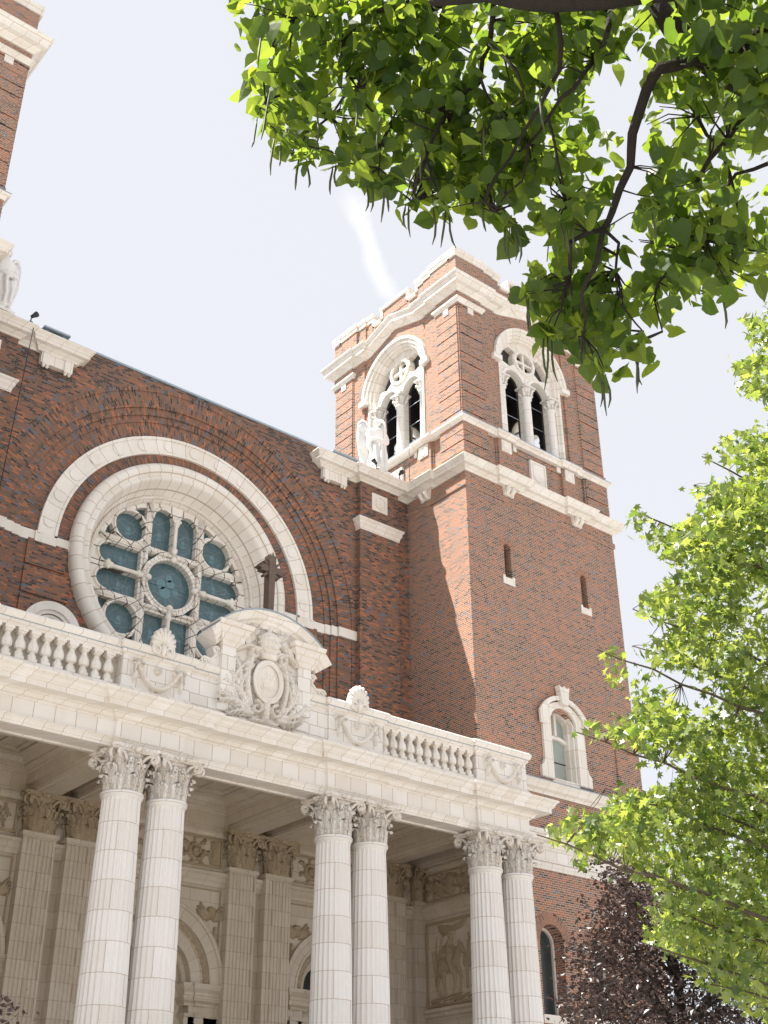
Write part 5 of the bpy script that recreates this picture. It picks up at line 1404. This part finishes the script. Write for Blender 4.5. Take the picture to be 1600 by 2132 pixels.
sub = [([(1256, 478), (1190, 505), (1190, 580), (1170, 640)], 7.7, .018), ([(1256, 478), (1245, 560), (1215, 620), (1215, 700)], 7.6, .018), ([(1256, 478), (1290, 500), (1285, 560), (1300, 640), (1340, 690)], 7.8, .012),
       ([(1272, 25), (1268, 60), (1240, 130), (1200, 180), (1140, 240), (1100, 300)], 7.9, .020), ([(1030, 0), (1020, 90), (1000, 160), (930, 230), (880, 330), (860, 420)], 8.2, .020),
       ([(1160, 30), (1165, 150), (1120, 220), (1060, 330), (1010, 420)], 7.8, .018), ([(900, 6), (770, 20), (720, 90), (725, 140), (740, 180), (690, 240)], 8.6, .018), ([(770, 20), (650, 10), (580, 60), (540, 150), (560, 260)], 8.8, .014),
       ([(1600, 190), (1540, 260), (1480, 330), (1440, 420), (1430, 480), (1400, 560)], 8.0, .020), ([(1440, 120), (1450, 240), (1500, 300), (1530, 420), (1560, 520)], 8.3, .016), ([(1430, 470), (1480, 520), (1490, 600)], 7.9, .012),
       ([(1600, 340), (1530, 360), (1490, 420), (1470, 500)], 8.1, .014), ([(1100, 300), (1080, 380), (1030, 440)], 7.9, .010), ([(1140, 240), (1160, 330), (1180, 420)], 7.8, .011), ([(690, 240), (640, 280), (610, 330)], 8.8, .009),
       ([(1400, 560), (1360, 620), (1380, 690)], 7.8, .010), ([(740, 180), (800, 260), (790, 350)], 8.4, .010), ([(1000, 160), (1040, 240), (1000, 300)], 8.1, .011), ([(1020, 90), (1080, 150), (1090, 220)], 8.1, .013)]
for pts, d, r in sub:
    pp = [P(x, y, d + rnd.uniform(-.3, .3) * (i > 0)) for i, (x, y) in enumerate(pts)]
    limb(tb, pp, r * 1.0, r * .4, .022, rnd, 6, ST)
CAN = [(470, -60), (500, 30), (508, 80), (530, 110), (512, 160), (508, 205), (528, 245), (565, 295), (590, 325), (640, 335), (690, 320), (725, 345), (745, 375), (790, 385), (825, 385), (860, 430), (885, 450), (905, 425), (945, 425), (985, 440), (1005, 475), (1040, 450),
       (1070, 435), (1110, 425), (1135, 470), (1165, 510), (1110, 550), (1095, 595), (1105, 640), (1130, 680), (1145, 725), (1180, 725), (1215, 770), (1250, 775), (1265, 740), (1285, 750), (1290, 700), (1320, 680), (1370, 665), (1395, 705), (1400, 670), (1395, 615), (1450, 620),
       (1530, 620), (1610, 580), (1660, 500), (1660, -60)]
HOL = [[(1222, 165), (1290, 120), (1345, 105), (1366, 140), (1340, 200), (1325, 300), (1400, 225), (1395, 300), (1345, 345), (1350, 410), (1318, 440), (1340, 470), (1318, 520), (1345, 560), (1300, 640), (1280, 560), (1262, 470), (1300, 330), (1290, 250), (1240, 262)],
       [(985, 195), (1020, 180), (1015, 235), (985, 230)], [(950, 255), (985, 250), (975, 290), (950, 290)], [(1008, 375), (1040, 390), (1040, 425), (1010, 420)], [(1300, 60), (1360, 70), (1340, 100), (1300, 90)]]
cb = MB()
cen1 = sample(CAN, HOL, 780, lambda x, y: 8.25 + (1100 - x) * .0011 + abs(rnd.gauss(0, .6)) - .25, rnd)
crown(cb, tb, cen1, heart, .098, 6, .25, .9, rnd, ST, .0045, .42, (1.3, -.20), 3.0, 0.7, (CAN, HOL, 16))
cen2 = sample(CAN, HOL, 420, lambda x, y: 10.3 + rnd.gauss(0, .8), rnd)
crown(cb, tb, cen2, heart, .108, 5, .30, .8, rnd, None, thin=(1.1, -.16), seed=8.0, mask=(CAN, HOL, 16))
# foliage that carries on over and behind the photographer, outside the picture
for k in range(330):
    a = rnd.uniform(-2.4, 1.3); r = rnd.uniform(1.5, 6.5)
    c = Vector((8.0 + r * math.cos(a) * .9, 1.2 + r * math.sin(a) * .9 - .8, 5.5 + rnd.uniform(-.6, 2.6)))
    q = Matrix(RC) @ c
    if q.z < 0 and abs(q.x / -q.z * FPX) < 990 and abs(q.y / -q.z * FPX) < 1290: continue
    crown(cb, tb, [c], heart, .17, 4, .40, .9, rnd, None)
pods = [(535, 250, 45), (572, 290, 60), (585, 300, 35), (622, 335, 50), (640, 345, 40), (693, 350, 45), (700, 345, 30), (763, 385, 45), (772, 380, 55), (800, 390, 60), (806, 385, 45), (845, 430, 35), (852, 430, 50), (903, 440, 60), (928, 440, 60), (936, 445, 55),
        (1052, 475, 45), (1062, 478, 60), (1070, 480, 50), (1078, 478, 55), (1005, 430, 40), (1096, 620, 60), (1101, 625, 65), (1133, 690, 80), (1141, 700, 95), (1150, 710, 70), (1248, 780, 50), (1256, 782, 62), (1262, 785, 45), (1322, 740, 50), (1328, 735, 60), (1330, 745, 40),
        (1505, 620, 42), (660, 230, 70), (740, 210, 60), (560, 200, 80), (1125, 180, 85), (1168, 470, 45), (1180, 470, 42), (1195, 465, 45), (880, 300, 60), (545, 70, 60), (792, 250, 55), (1360, 450, 45), (1640, 300, 60), (1008, 270, 50)]
pod0 = None
for i, (x, y, L) in enumerate(pods):
    d = 7.6 + (1100 - x) * .0011; p = P(x, y, d)
    if pod0 is None:
        b = MB(); b.tube([(0, 0, .04), (.004, 0, -.05), (.012, .003, -.16), (.010, .0, -.27), (-.004, -.004, -.36)], [.002, .0055, .0062, .006, .002], 6)
        pod0 = b.build('seed_pod', mat_plain('pod_skin', (.055, .065, .025), .6, var=.3), ct); o = pod0
    else: o = pod0.copy(); COL.objects.link(o); o.parent = ct
    s = L / 75.0 * d / 7.6 * .62 + .12
    crown(cb, tb, [p + Vector((0, 0, .05))], heart, .10, 3, .10, .9, rnd, ST, .004, .4, None, 0, .6)
    o.matrix_local = Matrix.Translation(p - ct.location) @ Matrix.Rotation(rnd.uniform(0, 6.3), 4, 'Z') @ Matrix.Rotation(rnd.uniform(-.12, .12), 4, 'X') @ Matrix.Diagonal((1.15, 1.15, s * 1.25, 1))
inv(tb, 'trunk', bark, ct); inv(cb, 'crown', leaf_cat, ct)
# ---- maple on the right
rnd = random.Random(5)
mt = empty('maple_tree', (13.2, 3.2, GZ)); tag(mt, 'bright green lobed leaf tree filling the right edge of the picture beside the tower', 'tree')
tb = MB(); ST = []
mbase = Vector((13.2, 3.2, GZ))
tk = limb(tb, [mbase, Vector((13.1, 3.4, 1.0)), Vector((12.9, 3.6, 3.5)), Vector((12.6, 3.9, 6.0)), Vector((12.3, 4.2, 8.5))], .20, .05, .02, rnd, 12)
tips = [((1530, 775), 13.0, 8.0), ((1462, 950), 12.4, 7.0), ((1445, 1010), 12.0, 6.4), ((1315, 1062), 11.6, 5.6), ((1400, 1120), 12.2, 5.8), ((1318, 1268), 11.4, 4.8), ((1318, 1345), 11.6, 4.6), ((1243, 1352), 10.8, 3.6), ((1202, 1525), 10.4, 3.2),
        ((1262, 1640), 10.8, 2.8), ((1118, 1738), 10.0, 2.0), ((1275, 1800), 10.6, 1.9), ((1370, 1650), 11.4, 3.2), ((1335, 1962), 10.4, 1.0), ((1365, 1880), 10.8, 1.4), ((1480, 2050), 10.6, .6), ((1500, 1400), 12.5, 4.6), ((1550, 1150), 12.5, 6.0), ((1560, 1700), 12, 2.8), ((1580, 2000), 11.5, 1.2), ((1590, 900), 13.2, 7.2)]
BRC = []
for (px_, py_), d, z in tips:
    tip = P(px_, py_, d)
    s = min(tk, key=lambda q: abs(q.z - (tip.z - .6 - .35 * (tip - q).length * .3))); z0 = max(.6, tip.z - 1.5)
    s = min(tk, key=lambda q: abs(q.z - z0))
    mid = s.lerp(tip, .55) + Vector((0, 0, -.25))
    out = limb(tb, [s, mid, tip], .045, .006, .03, rnd, 6, ST); BRC.append(out)
MAP = [(1660, 620), (1600, 640), (1535, 668), (1560, 700), (1575, 745), (1510, 758), (1540, 800), (1560, 835), (1600, 850), (1600, 885), (1545, 890), (1470, 943), (1540, 965), (1575, 1000), (1500, 992), (1448, 1012), (1462, 1060), (1400, 1112), (1360, 1085), (1315, 1062), (1325, 1100), (1355, 1140), (1385, 1150),
       (1400, 1200), (1378, 1222), (1315, 1266), (1350, 1288), (1400, 1275), (1398, 1325), (1320, 1345), (1385, 1395), (1430, 1385), (1465, 1420), (1435, 1462), (1340, 1430), (1300, 1400), (1252, 1355), (1250, 1385), (1275, 1430), (1340, 1475), (1280, 1500), (1208, 1522), (1255, 1540), (1320, 1560), (1400, 1600),
       (1435, 1640), (1370, 1640), (1320, 1650), (1265, 1640), (1285, 1680), (1200, 1695), (1125, 1735), (1185, 1768), (1205, 1800), (1300, 1785), (1350, 1845), (1405, 1865), (1365, 1895), (1340, 1955), (1400, 1985), (1445, 2005), (1485, 2055), (1545, 2095), (1620, 2160), (1660, 2160)]
MH = [[(1440, 1430), (1500, 1400), (1520, 1440), (1470, 1500), (1420, 1480)], [(1370, 1560), (1430, 1575), (1450, 1610), (1400, 1600)], [(1560, 1480), (1590, 1470), (1595, 1500), (1565, 1510)], [(1545, 1240), (1565, 1230), (1570, 1260)], [(1580, 830), (1660, 840), (1660, 885), (1600, 875)]]
cb = MB()
def dm(x, y): return 10.4 + (x - 1200) * .004 + rnd.gauss(0, .5)
cen1 = sample(MAP, MH, 1750, dm, rnd)
crown(cb, tb, cen1, mapleleaf, .070, 7, .20, .35, rnd, ST, .0025, .4, thin=(1.9, -.17), maxtw=.38, mask=(MAP, MH, 9))
cen2 = sample([(x + 25, y) for x, y in MAP], MH, 900, lambda x, y: 12.8 + (x - 1200) * .003 + rnd.gauss(0, .5), rnd)
crown(cb, tb, cen2, mapleleaf, .066, 9, .24, .35, rnd, None, thin=(1.4, -.22), seed=5.0, mask=(MAP, MH, 9))
for br in BRC:                                # leafy shoots along the outer half of each branch
    n_ = len(br)
    for i in range(int(n_ * .45), n_):
        crown(cb, tb, [br[i] + Vector((rnd.gauss(0, .05), rnd.gauss(0, .05), rnd.gauss(0, .04))) for _ in range(2)], mapleleaf, .072, 9, .17, .3, rnd, None, mask=(MAP, [], 24))
for k in range(520):                          # the rest of the crown, beyond the picture edge
    a = rnd.uniform(0, 2 * PI); r = 2.6 * math.sqrt(rnd.random()); z = rnd.uniform(1.0, 9.5)
    c = Vector((13.2 + r * math.cos(a), 3.2 + r * math.sin(a), z)); q = Matrix(RC) @ c
    if q.z < 0 and abs(q.x / -q.z * FPX) < 900 and abs(q.y / -q.z * FPX) < 1170: continue
    crown(cb, tb, [c], mapleleaf, .11, 4, .34, .3, rnd, None)
inv(tb, 'trunk', bark_m, mt); inv(cb, 'crown', leaf_map, mt)
# ---- purple-leaved trees in front of the church
def purple(base, poly, n, d0, ds, label, seed, tipd):
    rnd = random.Random(seed)
    t = empty('purple_leaf_tree', base); tag(t, label, 'tree', 'purple leaved trees')
    tb = MB(); ST = []; cb = MB(); B = Vector(base)
    cs = sample(poly, [], n, lambda x, y: d0 + rnd.gauss(0, ds), rnd)
    top = max(c.z for c in cs); mid = sum(cs, Vector()) / len(cs)
    tk = limb(tb, [B, B.lerp(mid, .45) * 1.0, Vector((mid.x, mid.y, mid.z)), Vector((mid.x, mid.y, top - .5))], .16, .02, .03, rnd, 10, ST)
    for k in range(26):
        c = rnd.choice(cs); s = min(tk, key=lambda q: abs(q.z - (c.z - 1.2))); limb(tb, [s, s.lerp(c, .5) + Vector((0, 0, .1)), c], .035, .008, .03, rnd, 5, ST)
    crown(cb, tb, cs, smallleaf, .082, 12, .30, .3, rnd, ST, .004, .3, (1.7, -.27))
    inv(tb, 'trunk', bark, t); inv(cb, 'crown', leaf_pur, t)
PUR = [(1275, 1800), (1262, 1835), (1235, 1860), (1250, 1890), (1222, 1905), (1228, 1945), (1290, 1935), (1215, 1962), (1172, 1968), (1190, 1985), (1205, 2010), (1250, 2010), (1200, 2040), (1172, 2070), (1190, 2100), (1180, 2160), (1660, 2160), (1660, 1960), (1540, 1930), (1500, 1900), (1450, 1850), (1390, 1830), (1330, 1790), (1300, 1790)]
purple((17.0, 12.9, GZ), PUR, 1250, 21.0, .9, 'purple leaved tree below the green maple in front of the right tower', 3, 0)
purple((1.9, 15.5, GZ), [(-260, 2000), (-40, 2060), (12, 2085), (22, 2110), (8, 2160), (-10, 2260), (-300, 2400), (-400, 2200)], 500, 16.5, .5, 'dark leaved tree whose tip shows at the bottom left corner', 4, 0)
# ================================================================== ground
g = MB(); g.add([(-400, -400, GZ), (400, -400, GZ), (400, 600, GZ), (-400, 600, GZ)], [(0, 1, 2, 3)]); tag(g.build('ground', concrete), 'pale ground round the church', None, None, 'structure')
g = MB(); g.box(-80, 120, -14, -6, GZ + .002, GZ + .004); tag(g.build('road', asphalt), None, None, None, 'structure')
